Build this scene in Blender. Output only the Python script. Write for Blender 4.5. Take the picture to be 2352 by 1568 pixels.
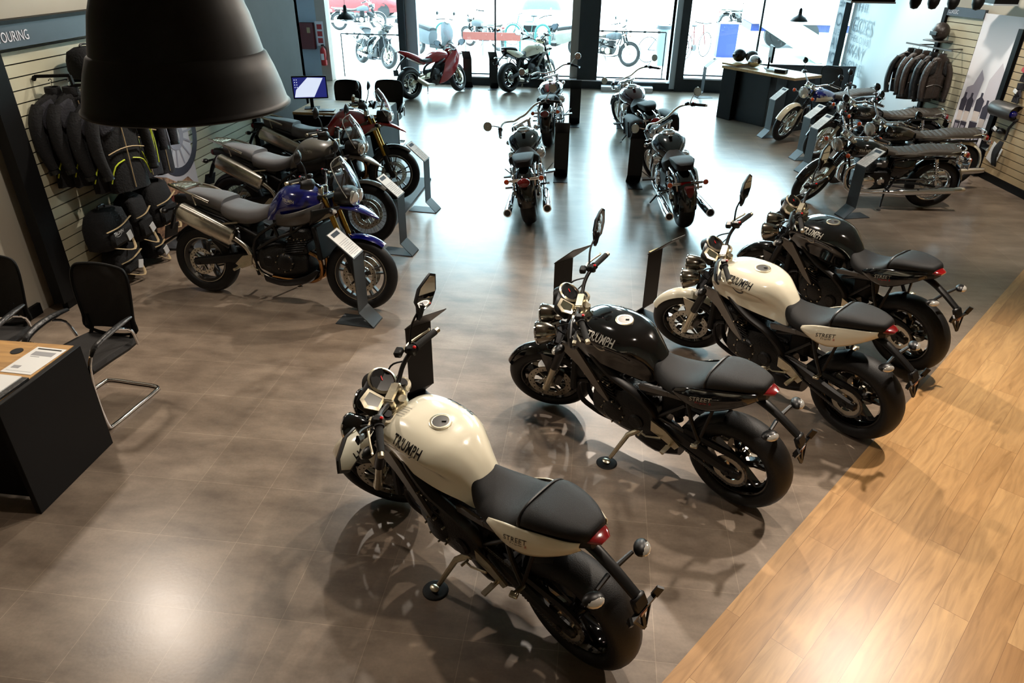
import bpy, math, random
from mathutils import Vector, Matrix, Euler
from mathutils.bvhtree import BVHTree
random.seed(7)
for o in list(bpy.data.objects): bpy.data.objects.remove(o)
S = bpy.context.scene
C = S.collection
PI = math.pi

# ---------------------------------------------------------------- camera, world, exposure
def make_camera():
    pitch, roll, yaw, h = 0.5152, 0.0116, -0.1156, 2.9129
    cy, sy = math.cos(yaw), math.sin(yaw)
    fw = Vector((sy, cy, 0)); rt = Vector((cy, -sy, 0)); up = Vector((0, 0, 1))
    F = fw*math.cos(pitch) - up*math.sin(pitch)
    U = fw*math.sin(pitch) + up*math.cos(pitch)
    R = rt*math.cos(roll) + U*math.sin(roll)
    U2 = -rt*math.sin(roll) + U*math.cos(roll)
    cd = bpy.data.cameras.new('camera'); co = bpy.data.objects.new('camera', cd); C.objects.link(co)
    cd.sensor_width = 36; cd.lens = 1605.1/2352*36
    cd.clip_start = 0.05; cd.clip_end = 300
    cd.dof.use_dof = False
    m = Matrix.Identity(4)
    for i in range(3):
        m[i][0] = R[i]; m[i][1] = U2[i]; m[i][2] = -F[i]
    m.translation = Vector((0, 0, h))
    co.matrix_world = m
    S.camera = co
make_camera()
S.view_settings.view_transform = 'Standard'; S.view_settings.look = 'None'
S.view_settings.gamma = 1; S.view_settings.use_curve_mapping = False
S.view_settings.exposure = 0.3
S.cycles.use_denoising = True
S.cycles.max_bounces = 6; S.cycles.diffuse_bounces = 3; S.cycles.glossy_bounces = 4
S.cycles.transmission_bounces = 5; S.cycles.transparent_max_bounces = 10
S.cycles.sample_clamp_indirect = 40.0
S.cycles.caustics_reflective = False; S.cycles.caustics_refractive = False

W = bpy.data.worlds.new('world'); S.world = W; W.use_nodes = True
wn = W.node_tree; wn.nodes.clear()
wo = wn.nodes.new('ShaderNodeOutputWorld'); wb = wn.nodes.new('ShaderNodeBackground')
wb.inputs[0].default_value = (0.62, 0.90, 1.0, 1); wb.inputs[1].default_value = 15.0
wn.links.new(wb.outputs[0], wo.inputs[0])

def lamp(kind, name, loc, target, power, color, size=0.06, angle=60, blend=0.5):
    d = bpy.data.lights.new(name, kind); o = bpy.data.objects.new(name, d); C.objects.link(o)
    d.energy = power; d.color = color
    o.location = loc
    v = Vector(target) - Vector(loc)
    o.rotation_euler = v.to_track_quat('-Z', 'Y').to_euler()
    if kind == 'SPOT':
        d.spot_size = math.radians(angle); d.spot_blend = blend; d.shadow_soft_size = size
    elif kind == 'AREA':
        d.shape = 'RECTANGLE'; d.size = size[0]; d.size_y = size[1]
    return o
WARM = (1.0, 0.86, 0.72); WARM2 = (1.0, 0.90, 0.79)
SPOTS = [  # showroom ceiling spotlights and one added wall fill: position, aim, power, colour, cone
    ((-4.35, 4.75, 3.65), (-2.4, 2.6, 0), 230, WARM, 95),
    ((0.55, 6.9, 3.65), (0.6, 3.6, 0), 420, WARM, 105),
    ((-2.3, 7.9, 3.65), (-2.4, 5.4, 0), 300, WARM2, 95),
    ((2.9, 5.0, 3.65), (2.9, 3.3, 0), 480, WARM, 110),
    ((4.6, 8.3, 3.6), (4.9, 9.6, 0.4), 260, WARM2, 90),
    ((0.6, 2.9, 3.65), (-0.3, 2.2, 0), 170, WARM, 110),
    ((-3.0, 6.4, 3.6), (-4.7, 6.3, 1.4), 150, WARM2, 75),
    ((-3.3, 4.4, 3.7), (-4.86, 4.6, .9), 90, WARM2, 70),  # fill spot added only to brighten the beige wall by the near desk
    ((-.9, 4.6, 3.7), (-1.2, 4.4, 0), 130, WARM2, 100),
    ((-3.6, 10.2, 3.4), (-4.86, 10.9, 2.3), 60, WARM, 70),
    ((3.9, 13.6, 3.5), (5.2, 13.4, 1.3), 150, WARM2, 80),
    ((4.3, 10.4, 3.5), (5.55, 11.4, 1.6), 150, WARM2, 70),
    ((0.2, 10.5, 3.65), (0.1, 8.6, 0), 200, WARM2, 95),
    ((3.2, 12.2, 3.65), (4.1, 11.2, 0), 160, WARM2, 90),
]
for i, (a, b, p, c, ang) in enumerate(SPOTS):
    lamp('SPOT', 'ceiling_and_fill_spot', a, b, p, c, 0.12 if i == 0 else 0.06, ang, 0.6)

# ---------------------------------------------------------------- materials
_m = {}
def lin(c):
    return c/12.92 if c <= 0.04045 else ((c+0.055)/1.055)**2.4
def hexc(h):
    return tuple(lin(int(h[i:i+2], 16)/255) for i in (0, 2, 4)) + (1,)
def M(name, color='808080', rough=0.5, metal=0.0, coat=0.0, emit=0.0, trans=0.0, spec=0.5, var=0.0, vscale=20, bump=0.0, bscale=60):
    if name in _m: return _m[name]
    m = bpy.data.materials.new(name); m.use_nodes = True; nt = m.node_tree
    b = nt.nodes['Principled BSDF']
    col = hexc(color) if isinstance(color, str) else color
    b.inputs['Base Color'].default_value = col
    b.inputs['Roughness'].default_value = rough; b.inputs['Metallic'].default_value = metal
    b.inputs['Coat Weight'].default_value = coat; b.inputs['Coat Roughness'].default_value = 0.04
    b.inputs['Specular IOR Level'].default_value = spec
    b.inputs['Transmission Weight'].default_value = trans
    if emit:
        b.inputs['Emission Color'].default_value = col; b.inputs['Emission Strength'].default_value = emit
    tc = nt.nodes.new('ShaderNodeTexCoord')
    if var:
        n = nt.nodes.new('ShaderNodeTexNoise'); n.inputs['Scale'].default_value = vscale; n.inputs['Detail'].default_value = 5
        nt.links.new(tc.outputs['Object'], n.inputs['Vector'])
        r = nt.nodes.new('ShaderNodeValToRGB')
        r.color_ramp.elements[0].position = 0.3; r.color_ramp.elements[1].position = 0.7
        r.color_ramp.elements[0].color = tuple(x*(1-var) for x in col[:3])+(1,)
        r.color_ramp.elements[1].color = tuple(min(1, x*(1+var)) for x in col[:3])+(1,)
        nt.links.new(n.outputs['Fac'], r.inputs[0]); nt.links.new(r.outputs[0], b.inputs['Base Color'])
    if bump:
        n2 = nt.nodes.new('ShaderNodeTexNoise'); n2.inputs['Scale'].default_value = bscale
        nt.links.new(tc.outputs['Object'], n2.inputs['Vector'])
        bp = nt.nodes.new('ShaderNodeBump'); bp.inputs['Strength'].default_value = bump; bp.inputs['Distance'].default_value = 0.01
        nt.links.new(n2.outputs['Fac'], bp.inputs['Height']); nt.links.new(bp.outputs[0], b.inputs['Normal'])
    _m[name] = m
    return m
def glass(name, tint=(1, 1, 1, 1), refl=0.06, rough=0.02):
    if name in _m: return _m[name]
    m = bpy.data.materials.new(name); m.use_nodes = True; nt = m.node_tree; nt.nodes.clear()
    o = nt.nodes.new('ShaderNodeOutputMaterial'); mx = nt.nodes.new('ShaderNodeMixShader')
    t = nt.nodes.new('ShaderNodeBsdfTransparent'); g = nt.nodes.new('ShaderNodeBsdfGlossy')
    t.inputs[0].default_value = tint; g.inputs['Roughness'].default_value = rough
    lw = nt.nodes.new('ShaderNodeLayerWeight'); lw.inputs[0].default_value = 0.35
    ma = nt.nodes.new('ShaderNodeMath'); ma.operation = 'MULTIPLY_ADD'; ma.inputs[1].default_value = 0.5; ma.inputs[2].default_value = refl
    nt.links.new(lw.outputs['Fresnel'], ma.inputs[0]); nt.links.new(ma.outputs[0], mx.inputs[0])
    nt.links.new(t.outputs[0], mx.inputs[1]); nt.links.new(g.outputs[0], mx.inputs[2]); nt.links.new(mx.outputs[0], o.inputs[0])
    _m[name] = m
    return m
def MAT():
    M('black_gloss', '030304', 0.10, coat=.7); M('black_satin', '050506', 0.40, spec=.4); M('black_matte', '060606', 0.65, spec=.3)
    M('rubber', '070708', 0.55, spec=.4, bump=0.15, bscale=220); M('grip_rubber', '0c0c0c', 0.75, bump=0.4, bscale=400)
    M('seat_black', '111213', 0.6, spec=.3, bump=0.25, bscale=500); M('seat_grey', '6b6a6b', 0.62, bump=0.2, bscale=500, var=0.05)
    M('seat_brown', '3d372f', 0.6, bump=0.2, bscale=400)
    M('white_paint', 'ece5ce', 0.16, coat=1.0); M('cream_paint', 'd8cdb0', 0.2, coat=0.8)
    M('red_paint', 'a00c14', 0.2, coat=1.0); M('blue_paint', '0a0e5c', 0.15, coat=1.0)
    M('grey_paint', '66635b', 0.35, coat=0.4); M('dark_red_paint', '4a0d12', 0.2, coat=1.0)
    M('chrome', 'e6e6e8', 0.07, metal=1); M('steel', 'c9c3b6', 0.25, metal=1, var=0.1, vscale=40)
    M('alloy', 'c8bfa8', 0.33, metal=1, var=0.08, vscale=60); M('dark_metal', '2b2b2d', 0.35, metal=0.8)
    M('gun_metal', '5c5a58', 0.4, metal=0.7); M('shroud_grey', '77736e', 0.38, metal=0.6); M('dark_chrome', '8d877c', 0.16, metal=1); M('gold_metal', 'b88a3a', 0.25, metal=1)
    M('copper_pipe', 'a97a4a', 0.22, metal=1); M('engine_black', '070708', 0.40, metal=0.3, bump=0.3, bscale=90)
    M('red_lens', '74050a', 0.12, coat=1.0); M('orange_lens', 'd8480a', 0.15, coat=1.0); M('clear_lens', 'd8d4cc', 0.08, metal=0.6)
    M('mirror_glass', 'dfe3e6', 0.02, metal=1); M('lcd', '3a3a2a', 0.2); M('dial_black', '060606', 0.2)
    M('decal_black', '0a0a0a', 0.4); M('decal_silver', 'b8b4aa', 0.35, metal=0.5); M('decal_red', 'b0202a', 0.4)
    M('stripe_red', 'd5161c', 0.25, coat=1.0)
    M('paper', 'e2e2df', 0.8); M('print_grey', '9a9a9c', 0.8); M('print_dark', '3a4550', 0.8)
    M('stand_grey', '2e3438', 0.5); M('stand_black', '0b0c0e', 0.45)
MAT()
def mt(n): return _m[n]

# ---------------------------------------------------------------- mesh helpers
def cr(p0, p1, p2, p3, t):
    t2 = t*t; t3 = t2*t
    return p0*(-.5*t3+t2-.5*t) + p1*(1.5*t3-2.5*t2+1) + p2*(-1.5*t3+2*t2+.5*t) + p3*(.5*t3-.5*t2)
def spline(pts, n, closed=False):
    pts = [Vector(p) for p in pts]; L = len(pts); out = []
    rng = L if closed else L-1
    for i in range(rng):
        g = (lambda k: pts[k % L]) if closed else (lambda k: pts[min(max(k, 0), L-1)])
        for j in range(n): out.append(cr(g(i-1), g(i), g(i+1), g(i+2), j/n))
    if not closed: out.append(pts[-1])
    return out
class MB:
    def __init__(s, T=None): s.v = []; s.f = []; s.T = T
    def add(s, vs, fs):
        k = len(s.v)
        if s.T is not None: vs = [s.T @ Vector(v) for v in vs]
        s.v += [tuple(v) for v in vs]; s.f += [tuple(i+k for i in f) for f in fs]; return s
    def box(s, c, d, rot=None, ch=0.0):
        x, y, z = d[0]/2, d[1]/2, d[2]/2
        if ch <= 0:
            vs = [Vector((a*x, b*y, e*z)) for e in (-1, 1) for b in (-1, 1) for a in (-1, 1)]
            fs = [(0, 2, 3, 1), (4, 5, 7, 6), (0, 1, 5, 4), (2, 6, 7, 3), (0, 4, 6, 2), (1, 3, 7, 5)]
        else:
            ch = min(ch, x*.9, y*.9, z*.9); vs = []; idx = {}
            for e in (-1, 1):
                for b in (-1, 1):
                    for a in (-1, 1):
                        for k in range(3):
                            p = [a*(x-ch), b*(y-ch), e*(z-ch)]; p[k] += (a, b, e)[k]*ch
                            idx[(a, b, e, k)] = len(vs); vs.append(Vector(p))
            fs = []
            for k in range(3):
                o = [i for i in range(3) if i != k]
                for sg in (-1, 1):
                    q = []
                    for (m, n) in ((-1, -1), (1, -1), (1, 1), (-1, 1)):
                        t = [0, 0, 0]; t[k] = sg; t[o[0]] = m; t[o[1]] = n; q.append(idx[(*t, k)])
                    if (sg > 0) != (k != 1): q.reverse()
                    fs.append(tuple(q))
            for k in range(3):
                o = [i for i in range(3) if i != k]
                for m in (-1, 1):
                    for n in (-1, 1):
                        q = []
                        for t_ in (-1, 1):
                            t = [0, 0, 0]; t[k] = t_; t[o[0]] = m; t[o[1]] = n; q.append(tuple(t))
                        fs.append((idx[(*q[0], o[0])], idx[(*q[1], o[0])], idx[(*q[1], o[1])], idx[(*q[0], o[1])]))
            for a in (-1, 1):
                for b in (-1, 1):
                    for e in (-1, 1): fs.append(tuple(idx[(a, b, e, k)] for k in range(3)))
        R = Euler(rot).to_matrix() if rot else None
        vs = [(R @ v if R else v) + Vector(c) for v in vs]
        return s.add(vs, fs)
    def bar(s, a, b, w, h, up=(0, 0, 1), w2=None, h2=None):
        a = Vector(a); b = Vector(b); d = (b-a).normalized(); sd = d.cross(Vector(up))
        if sd.length < 1e-4: sd = d.cross(Vector((1, 0, 0)))
        sd.normalize(); u = sd.cross(d); vs = []
        for p, ww, hh in ((a, w, h), (b, w2 or w, h2 or h)):
            for m, n in ((-1, -1), (1, -1), (1, 1), (-1, 1)): vs.append(p+sd*m*ww/2+u*n*hh/2)
        return s.add(vs, [(0, 1, 2, 3), (7, 6, 5, 4), (0, 4, 5, 1), (1, 5, 6, 2), (2, 6, 7, 3), (3, 7, 4, 0)])
    def tube(s, pts, r, n=8, sm=0, closed=False, flat=None):
        P = spline(pts, sm, closed) if sm else [Vector(p) for p in pts]
        L = len(P)
        if isinstance(r, (int, float)): rr = [r]*L
        else:
            r = list(r); rr = []
            for i in range(L):
                t = i/(L-1)*(len(r)-1); k = min(int(t), len(r)-2); rr.append(r[k]*(1-(t-k))+r[k+1]*(t-k))
        d0 = (P[1]-P[0]).normalized(); ref = Vector((0, 0, 1)) if abs(d0.z) < .9 else Vector((1, 0, 0))
        u = d0.cross(ref).normalized(); rings = []
        for i, p in enumerate(P):
            if closed: d = P[(i+1) % L]-P[i-1]
            else: d = P[min(i+1, L-1)]-P[max(i-1, 0)]
            d.normalize(); u = (u-d*u.dot(d)).normalized(); w = d.cross(u)
            rings.append([p+(u*math.cos(a)+w*math.sin(a)*(flat or 1))*rr[i] for a in [2*PI*j/n for j in range(n)]])
        return s.rings(rings, closed)
    def rings(s, rings, closed=False, cap=True):
        n = len(rings[0]); L = len(rings); vs = [p for r in rings for p in r]; fs = []
        for i in range(L if closed else L-1):
            for j in range(n):
                a = i*n+j; b = i*n+(j+1) % n; c = ((i+1) % L)*n+(j+1) % n; d = ((i+1) % L)*n+j
                fs.append((a, b, c, d))
        if cap and not closed: fs += [tuple(reversed(range(n))), tuple((L-1)*n+j for j in range(n))]
        return s.add(vs, fs)
    def lathe(s, prof, o=(0, 0, 0), axis=(0, 0, 1), n=24, closed=False, arc=None):
        ax = Vector(axis).normalized(); ref = Vector((0, 0, 1)) if abs(ax.z) < .9 else Vector((1, 0, 0))
        u = ref.cross(ax).normalized(); w = ax.cross(u); o = Vector(o); vs = []; k = len(prof)
        full = arc is None; a0, a1 = (0, 2*PI) if full else arc; m = n if full else n+1
        for i in range(m):
            a = a0+(a1-a0)*i/n; dr = u*math.cos(a)+w*math.sin(a)
            for (r, h) in prof: vs.append(o+dr*r+ax*h)
        fs = []
        for i in range(n):
            i2 = (i+1) % m
            for j in range(k if closed else k-1):
                j2 = (j+1) % k; fs.append((i*k+j, i2*k+j, i2*k+j2, i*k+j2))
        if not full and closed: fs += [tuple(range(k)), tuple(n*k+j for j in reversed(range(k)))]
        return s.add(vs, fs)
    def cyl(s, a, b, r, n=16, r2=None):
        a = Vector(a); b = Vector(b); L = (b-a).length; r2 = r if r2 is None else r2
        return s.lathe([(0, 0), (r, 0), (r2, L), (0, L)], a, b-a, n)
    def sph(s, c, r, n=16, rot=None):
        r = r if isinstance(r, (tuple, list)) else (r, r, r); vs = []; fs = []; m = n//2
        R = Euler(rot).to_matrix() if rot else None
        for i in range(m+1):
            for j in range(n):
                t = PI*i/m; a = 2*PI*j/n; v = Vector((r[0]*math.sin(t)*math.cos(a), r[1]*math.sin(t)*math.sin(a), r[2]*math.cos(t)))
                vs.append((R @ v if R else v)+Vector(c))
        for i in range(m):
            for j in range(n): fs.append((i*n+j, (i+1)*n+j, (i+1)*n+(j+1) % n, i*n+(j+1) % n))
        return s.add(vs, fs)
    def prism(s, poly, y0, y1, f=None):
        """poly in (x,z), extruded along y; f maps (x,y,z)->point"""
        n = len(poly); f = f or (lambda x, y, z: (x, y, z))
        vs = [f(x, y0, z) for x, z in poly]+[f(x, y1, z) for x, z in poly]
        fs = [tuple(range(n)), tuple(reversed(range(n, 2*n)))]
        fs += [(i, i+n, (i+1) % n+n, (i+1) % n) for i in range(n)]
        return s.add(vs, fs)
    def surf(s, secs, nu=5, nv=4, mirror=True, cap=True):
        """secs: list of rows of control points, from the top centre line to the bottom"""
        rows = [spline(r, nv) for r in secs]
        cols = [spline([r[j] for r in rows], nu) for j in range(len(rows[0]))]
        R = [[cols[j][i] for j in range(len(cols))] for i in range(len(cols[0]))]
        if mirror:
            out = []
            for r in R:
                m = [Vector((p.x, -p.y, p.z)) for p in r]
                a = r[:]; b = list(reversed(m))
                if abs(r[-1].y) < 1e-5: b = b[1:]
                if abs(r[0].y) < 1e-5: b = b[:-1]
                out.append(a+b)
            return s.rings(out, cap=cap)
        n = len(R[0]); vs = [p for r in R for p in r]; fs = []
        for i in range(len(R)-1):
            for j in range(n-1): fs.append((i*n+j, i*n+j+1, (i+1)*n+j+1, (i+1)*n+j))
        return s.add(vs, fs)
    def build(s, name, m, parent=None, ang=38, th=0.0, second=None):
        me = bpy.data.meshes.new(name); me.from_pydata(s.v, [], s.f)
        if second:   # faces after second[1] carry a second material
            me.materials.append(mt(m)); me.materials.append(mt(second[0]))
            me.polygons.foreach_set('material_index', [0 if i < second[1] else 1 for i in range(len(me.polygons))])
            me.update(); o = bpy.data.objects.new(name, me); C.objects.link(o); o.parent = parent; return o
        me.validate(); me.update()
        import bmesh
        bm = bmesh.new(); bm.from_mesh(me); bmesh.ops.remove_doubles(bm, verts=bm.verts, dist=1e-5)
        bmesh.ops.recalc_face_normals(bm, faces=bm.faces); bm.to_mesh(me); bm.free()
        me.polygons.foreach_set('use_smooth', [True]*len(me.polygons))
        me.set_sharp_from_angle(angle=math.radians(ang))
        me.materials.append(mt(m) if isinstance(m, str) else m)
        o = bpy.data.objects.new(name, me); C.objects.link(o)
        if parent: o.parent = parent
        if th:
            q = o.modifiers.new('solid', 'SOLIDIFY'); q.thickness = th; q.offset = 0
        return o
    def bvh(s): return BVHTree.FromPolygons([Vector(v) for v in s.v], s.f)
def tag(o, label=None, cat=None, group=None, kind=None):
    if label: o['label'] = label
    if cat: o['category'] = cat
    if group: o['group'] = group
    if kind: o['kind'] = kind
    return o
def empty(name, loc, rz=0.0, rx=0.0):
    o = bpy.data.objects.new(name, None); C.objects.link(o); o.location = loc; o.rotation_euler = (rx, 0, rz)
    o.empty_display_size = 0.2
    return o
def copy_tree(o, parent=None):
    c = o.copy(); C.objects.link(c)
    for k in ('label',):
        if k in c and parent is None: del c[k]
    if parent: c.parent = parent
    for ch in list(o.children): copy_tree(ch, c)
    return c
_txt = {}
def text_geo(string, shear=0.0, bold=0.0, space=1.0):
    key = (string, shear, bold, space)
    if key in _txt: return _txt[key]
    cu = bpy.data.curves.new('t', 'FONT'); cu.body = string; cu.shear = shear; cu.offset = bold; cu.space_character = space
    cu.resolution_u = 3
    ob = bpy.data.objects.new('t', cu); C.objects.link(ob)
    dg = bpy.context.evaluated_depsgraph_get(); me = ob.evaluated_get(dg).to_mesh()
    vs = [(v.co.x, v.co.y) for v in me.vertices]; fs = [tuple(p.vertices) for p in me.polygons]
    ob.evaluated_get(dg).to_mesh_clear(); bpy.data.objects.remove(ob); bpy.data.curves.remove(cu)
    x0 = min(v[0] for v in vs); x1 = max(v[0] for v in vs); y0 = min(v[1] for v in vs); y1 = max(v[1] for v in vs)
    vs = [((x-x0)/(x1-x0), (y-y0)/(y1-y0)) for x, y in vs]
    _txt[key] = (vs, fs)
    return _txt[key]
def put_text(string, m, parent, o, u, v, w, h, bvh=None, off=0.002, shear=0.0, bold=0.0, space=1.0, extra=None, name='lettering'):
    """flat letters: origin o (lower left), u/v unit directions, w x h size, draped on bvh when given"""
    vs, fs = text_geo(string, shear, bold, space)
    vs = list(vs); fs = list(fs)
    if extra:
        k = len(vs); vs += extra[0]; fs += [tuple(i+k for i in f) for f in extra[1]]
    o = Vector(o); u = Vector(u).normalized(); v = Vector(v).normalized(); n = u.cross(v).normalized(); P = []
    for a, b in vs:
        p = o+u*a*w+v*b*h
        if bvh:
            hit = bvh.ray_cast(p+n*0.15, -n)
            if hit[0] is not None: p = hit[0]
        P.append(p+n*off)
    mb = MB(); mb.add(P, fs)
    me = bpy.data.meshes.new(name); me.from_pydata(mb.v, [], mb.f); me.update(); me.materials.append(mt(m))
    ob = bpy.data.objects.new(name, me); C.objects.link(ob)
    if parent: ob.parent = parent
    return ob
def swoosh(n=16):
    vs = []; fs = []
    for i in range(n+1):
        t = i/n; x = 0.1+0.72*t; y = -0.05-0.42*math.sin(PI*t); th = 0.02+0.10*math.sin(PI*t)
        vs += [(x, y+0.16*t), (x, y-th+0.16*t)]
        if i: k = 2*i; fs.append((k-2, k-1, k+1, k))
    return vs, fs
def steer_m(p, rake, ang):
    ax = Vector((-math.sin(rake), 0, math.cos(rake)))
    return Matrix.Translation(p) @ Matrix.Rotation(ang, 4, ax) @ Matrix.Translation(-Vector(p))
# ---------------------------------------------------------------- motorcycle parts
def tire(par, x, R, w, rim, T=None, name='tire'):
    h = (R-rim); prof = []
    for i in range(15):
        t = math.radians(-115+230*i/14); prof.append((R-h*.62+h*.62*math.cos(t) if abs(t) < PI/2 else R-h*.62+h*.9*math.cos(t)*.9, w/2*math.sin(t)))
    prof += [(rim-.004, w*.36), (rim-.004, -w*.36)]
    b = MB(T); b.lathe([(r, y) for r, y in prof], (x, 0, R), (0, 1, 0), 48, closed=True)
    return b.build(name, 'rubber', par, 50)
def cast_wheel(par, x, R, w, rim, T=None, m='black_satin', n=5, twin=True, stripe=None, name='wheel_rim'):
    b = MB(T); c = (x, 0, R); e = w*.36
    b.lathe([(rim+.006, e), (rim+.006, e-.012), (rim-.018, e-.02), (rim-.022, 0), (rim-.018, -e+.02), (rim+.006, -e+.012), (rim+.006, -e), (rim-.012, -e), (rim-.032, -e*.6), (rim-.034, 0), (rim-.032, e*.6), (rim-.012, e)], c, (0, 1, 0), 44, closed=True)
    b.cyl((x, -.055, R), (x, .055, R), .038, 20)
    for i in range(n):
        a = 2*PI*i/n+.3
        for d in ((-.16, .16) if twin else (0,)):
            a1 = a+d*.5; a2 = a+d
            p = Vector((x+math.cos(a1)*.03, 0, R+math.sin(a1)*.03)); q = Vector((x+math.cos(a2)*(rim-.02), 0, R+math.sin(a2)*(rim-.02)))
            b.bar(p, q, .030 if not twin else .020, .034, up=(0, 1, 0), w2=.020 if not twin else .013, h2=.05)
    o = b.build(name, m, par)
    if stripe:
        s = MB(T)
        for sg in (-1, 1): s.lathe([(rim+.0075, sg*(e+.001)), (rim-.008, sg*(e+.001))], c, (0, 1, 0), 44)
        s.build('rim_tape', stripe, par)
    return o
def wire_wheel(par, x, R, w, rim, T=None, m='chrome', n=32, name='wheel_rim'):
    b = MB(T); c = (x, 0, R); e = w*.33
    b.lathe([(rim+.004, e), (rim-.012, e*.9), (rim-.022, e*.4), (rim-.024, 0), (rim-.022, -e*.4), (rim-.012, -e*.9), (rim+.004, -e), (rim-.006, -e*.5), (rim-.008, e*.5)], c, (0, 1, 0), 36, closed=True)
    b.lathe([(0, -.05), (.03, -.05), (.045, -.04), (.028, -.02), (.028, .02), (.045, .04), (.03, .05), (0, .05)], c, (0, 1, 0), 16)
    b.build(name, m, par)
    s = MB(T)
    for i in range(n):
        a = 2*PI*i/n; sg = 1 if i % 2 else -1; d = .35*(1 if (i//2) % 2 else -1)
        s.tube([(x+math.cos(a+d)*.042, sg*.036, R+math.sin(a+d)*.042), (x+math.cos(a)*(rim-.02), 0, R+math.sin(a)*(rim-.02))], .0022, 4)
    return s.build('spokes', 'steel', par)
def disc(par, x, z, y, r, T=None, name='brake_disc', m='steel', holes=True):
    b = MB(T)
    b.lathe([(r, y-.003), (r, y+.003), (r*.72, y+.003), (r*.72, y-.003)], (x, 0, z), (0, 1, 0), 36, closed=True)
    for i in range(6):
        a = 2*PI*i/6; b.bar((x, y, z), (x+math.cos(a)*r*.75, y, z+math.sin(a)*r*.75), .006, .022, up=(0, 1, 0))
    b.cyl((x, y-.008, z), (x, y+.008, z), r*.32, 16)
    k = len(b.f)
    if holes:
        h = b; sg = 1 if y > 0 else -1
        for i in range(24):
            a = 2*PI*i/24; rr = r*(.8 if i % 2 else .91)
            h.cyl((x+math.cos(a)*rr, y, z+math.sin(a)*rr), (x+math.cos(a)*rr, y+sg*.0036, z+math.sin(a)*rr), .006, 6)
    return b.build(name, m, par, second=('dial_black', k))
def arc_fender(par, x, z, r, w, a0, a1, m, T=None, name='fender', n=16, drop=.03, flare=0.0):
    """curved guard over a wheel; angles in degrees measured from +x over the top"""
    rows = []
    for i in range(n+1):
        t = i/n; a = math.radians(a0+(a1-a0)*t); k = 1-.35*max(0, (t-.6))-flare*max(0, .3-t)
        ww = w*k; r2 = r
        ring = []
        for j in range(9):
            u = -1+2*j/8; yy = ww/2*u; rr = r2-drop*(abs(u)**2.6)
            ring.append(Vector((x+math.cos(a)*rr, yy, z+math.sin(a)*rr)))
        for j in range(9):
            u = 1-2*j/8; yy = (ww/2-.003)*u; rr = r2-.004-drop*(abs(u)**2.6)
            ring.append(Vector((x+math.cos(a)*rr, yy, z+math.sin(a)*rr)))
        rows.append(ring)
    b = MB(T); b.rings(rows); return b.build(name, m, par, 50)
def chain_set(par, x0, z0, r0, x1, z1, r1, y, m='gun_metal'):
    b = MB(); P = []
    for i in range(13): a = math.radians(90+180*i/12); P.append((x0+math.cos(a)*r0, y, z0+math.sin(a)*r0))
    for i in range(7): a = math.radians(-90+180*i/6); P.append((x1+math.cos(a)*r1, y, z1+math.sin(a)*r1))
    b.tube(P, .009, 6, closed=True)
    # links
    L = len(P)
    for i in range(L):
        p = Vector(P[i]); q = Vector(P[(i+1) % L]); n = max(1, int((q-p).length/.016))
        for k in range(n):
            c = p.lerp(q, k/n); b.box(c, (.010, .020, .010))
    b.build('chain', m, par)
    s = MB(); s.lathe([(r0-.004, y-.004), (r0-.004, y+.004), (r0*.62, y+.004), (r0*.62, y-.004)], (x0, 0, z0), (0, 1, 0), 40, closed=True)
    for i in range(5):
        a = 2*PI*i/5; s.bar((x0, y, z0), (x0+math.cos(a)*r0*.66, y, z0+math.sin(a)*r0*.66), .008, .022, up=(0, 1, 0))
    s.build('sprocket', 'steel', par)
def shock(par, a, b_, r=.028, spring='chrome', name='shock_absorber'):
    a = Vector(a); b_ = Vector(b_); d = b_-a; L = d.length; d.normalize()
    b = MB(); b.cyl(a, b_, r*.45, 10); b.cyl(a, a+d*L*.15, r*.8, 10); b.cyl(b_-d*L*.12, b_, r*.8, 10)
    ref = Vector((0, 1, 0)); u = d.cross(ref).normalized(); w = d.cross(u); P = []
    for i in range(60):
        t = i/59; an = t*8*2*PI; P.append(a+d*L*(.15+.72*t)+(u*math.cos(an)+w*math.sin(an))*r*.8)
    b.tube(P, r*.17, 5); return b.build(name, spring, par)
def mirror_round(par, T, base, tip, r=.05, face=(-1, 0, 0.1), m='black_satin', hexa=False, sg=1):
    b = MB(T); base = Vector(base); tip = Vector(tip)
    b.tube([base, base.lerp(tip, .5)+Vector((.02, 0, .01)), tip], [.007, .006, .006], 7, sm=4)
    f = Vector(face).normalized(); g = MB(T)
    if not hexa:
        b.lathe([(r, 0), (r*1.04, .006), (r*.8, .022), (r*.3, .034), (0, .036)], tip, -f, 24)
        g.lathe([(0, 0), (r*.94, 0)], tip+f*.001, f, 24)
    else:
        u = Vector((0, 1, 0)); u = (u-f*u.dot(f)).normalized()*sg; v = Vector((0, 0, 1)); v = (v-f*v.dot(f)).normalized()
        shp = [(-.075, -.034), (.02, -.062), (.105, -.034), (.15, .030), (.115, .066), (.0, .072), (-.075, .034)]
        def ring(k, d): return [tip+(u*(x*k+.03)+v*(y*k+.01))+(-f)*d for x, y in shp]
        b.rings([ring(1, 0), ring(1.03, .008), ring(.85, .024), ring(.4, .034)])
        g.add(ring(.9, -.001), [tuple(range(7))])
        b.tube([tip+u*(-.01)-f*.012, tip+u*(-.05)-v*.04-f*.014, base.lerp(tip, .6)], [.026, .016, .009], 7)
    o = b.build('mirror', m, par); g.build('mirror_glass', 'mirror_glass', o); return o
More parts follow.
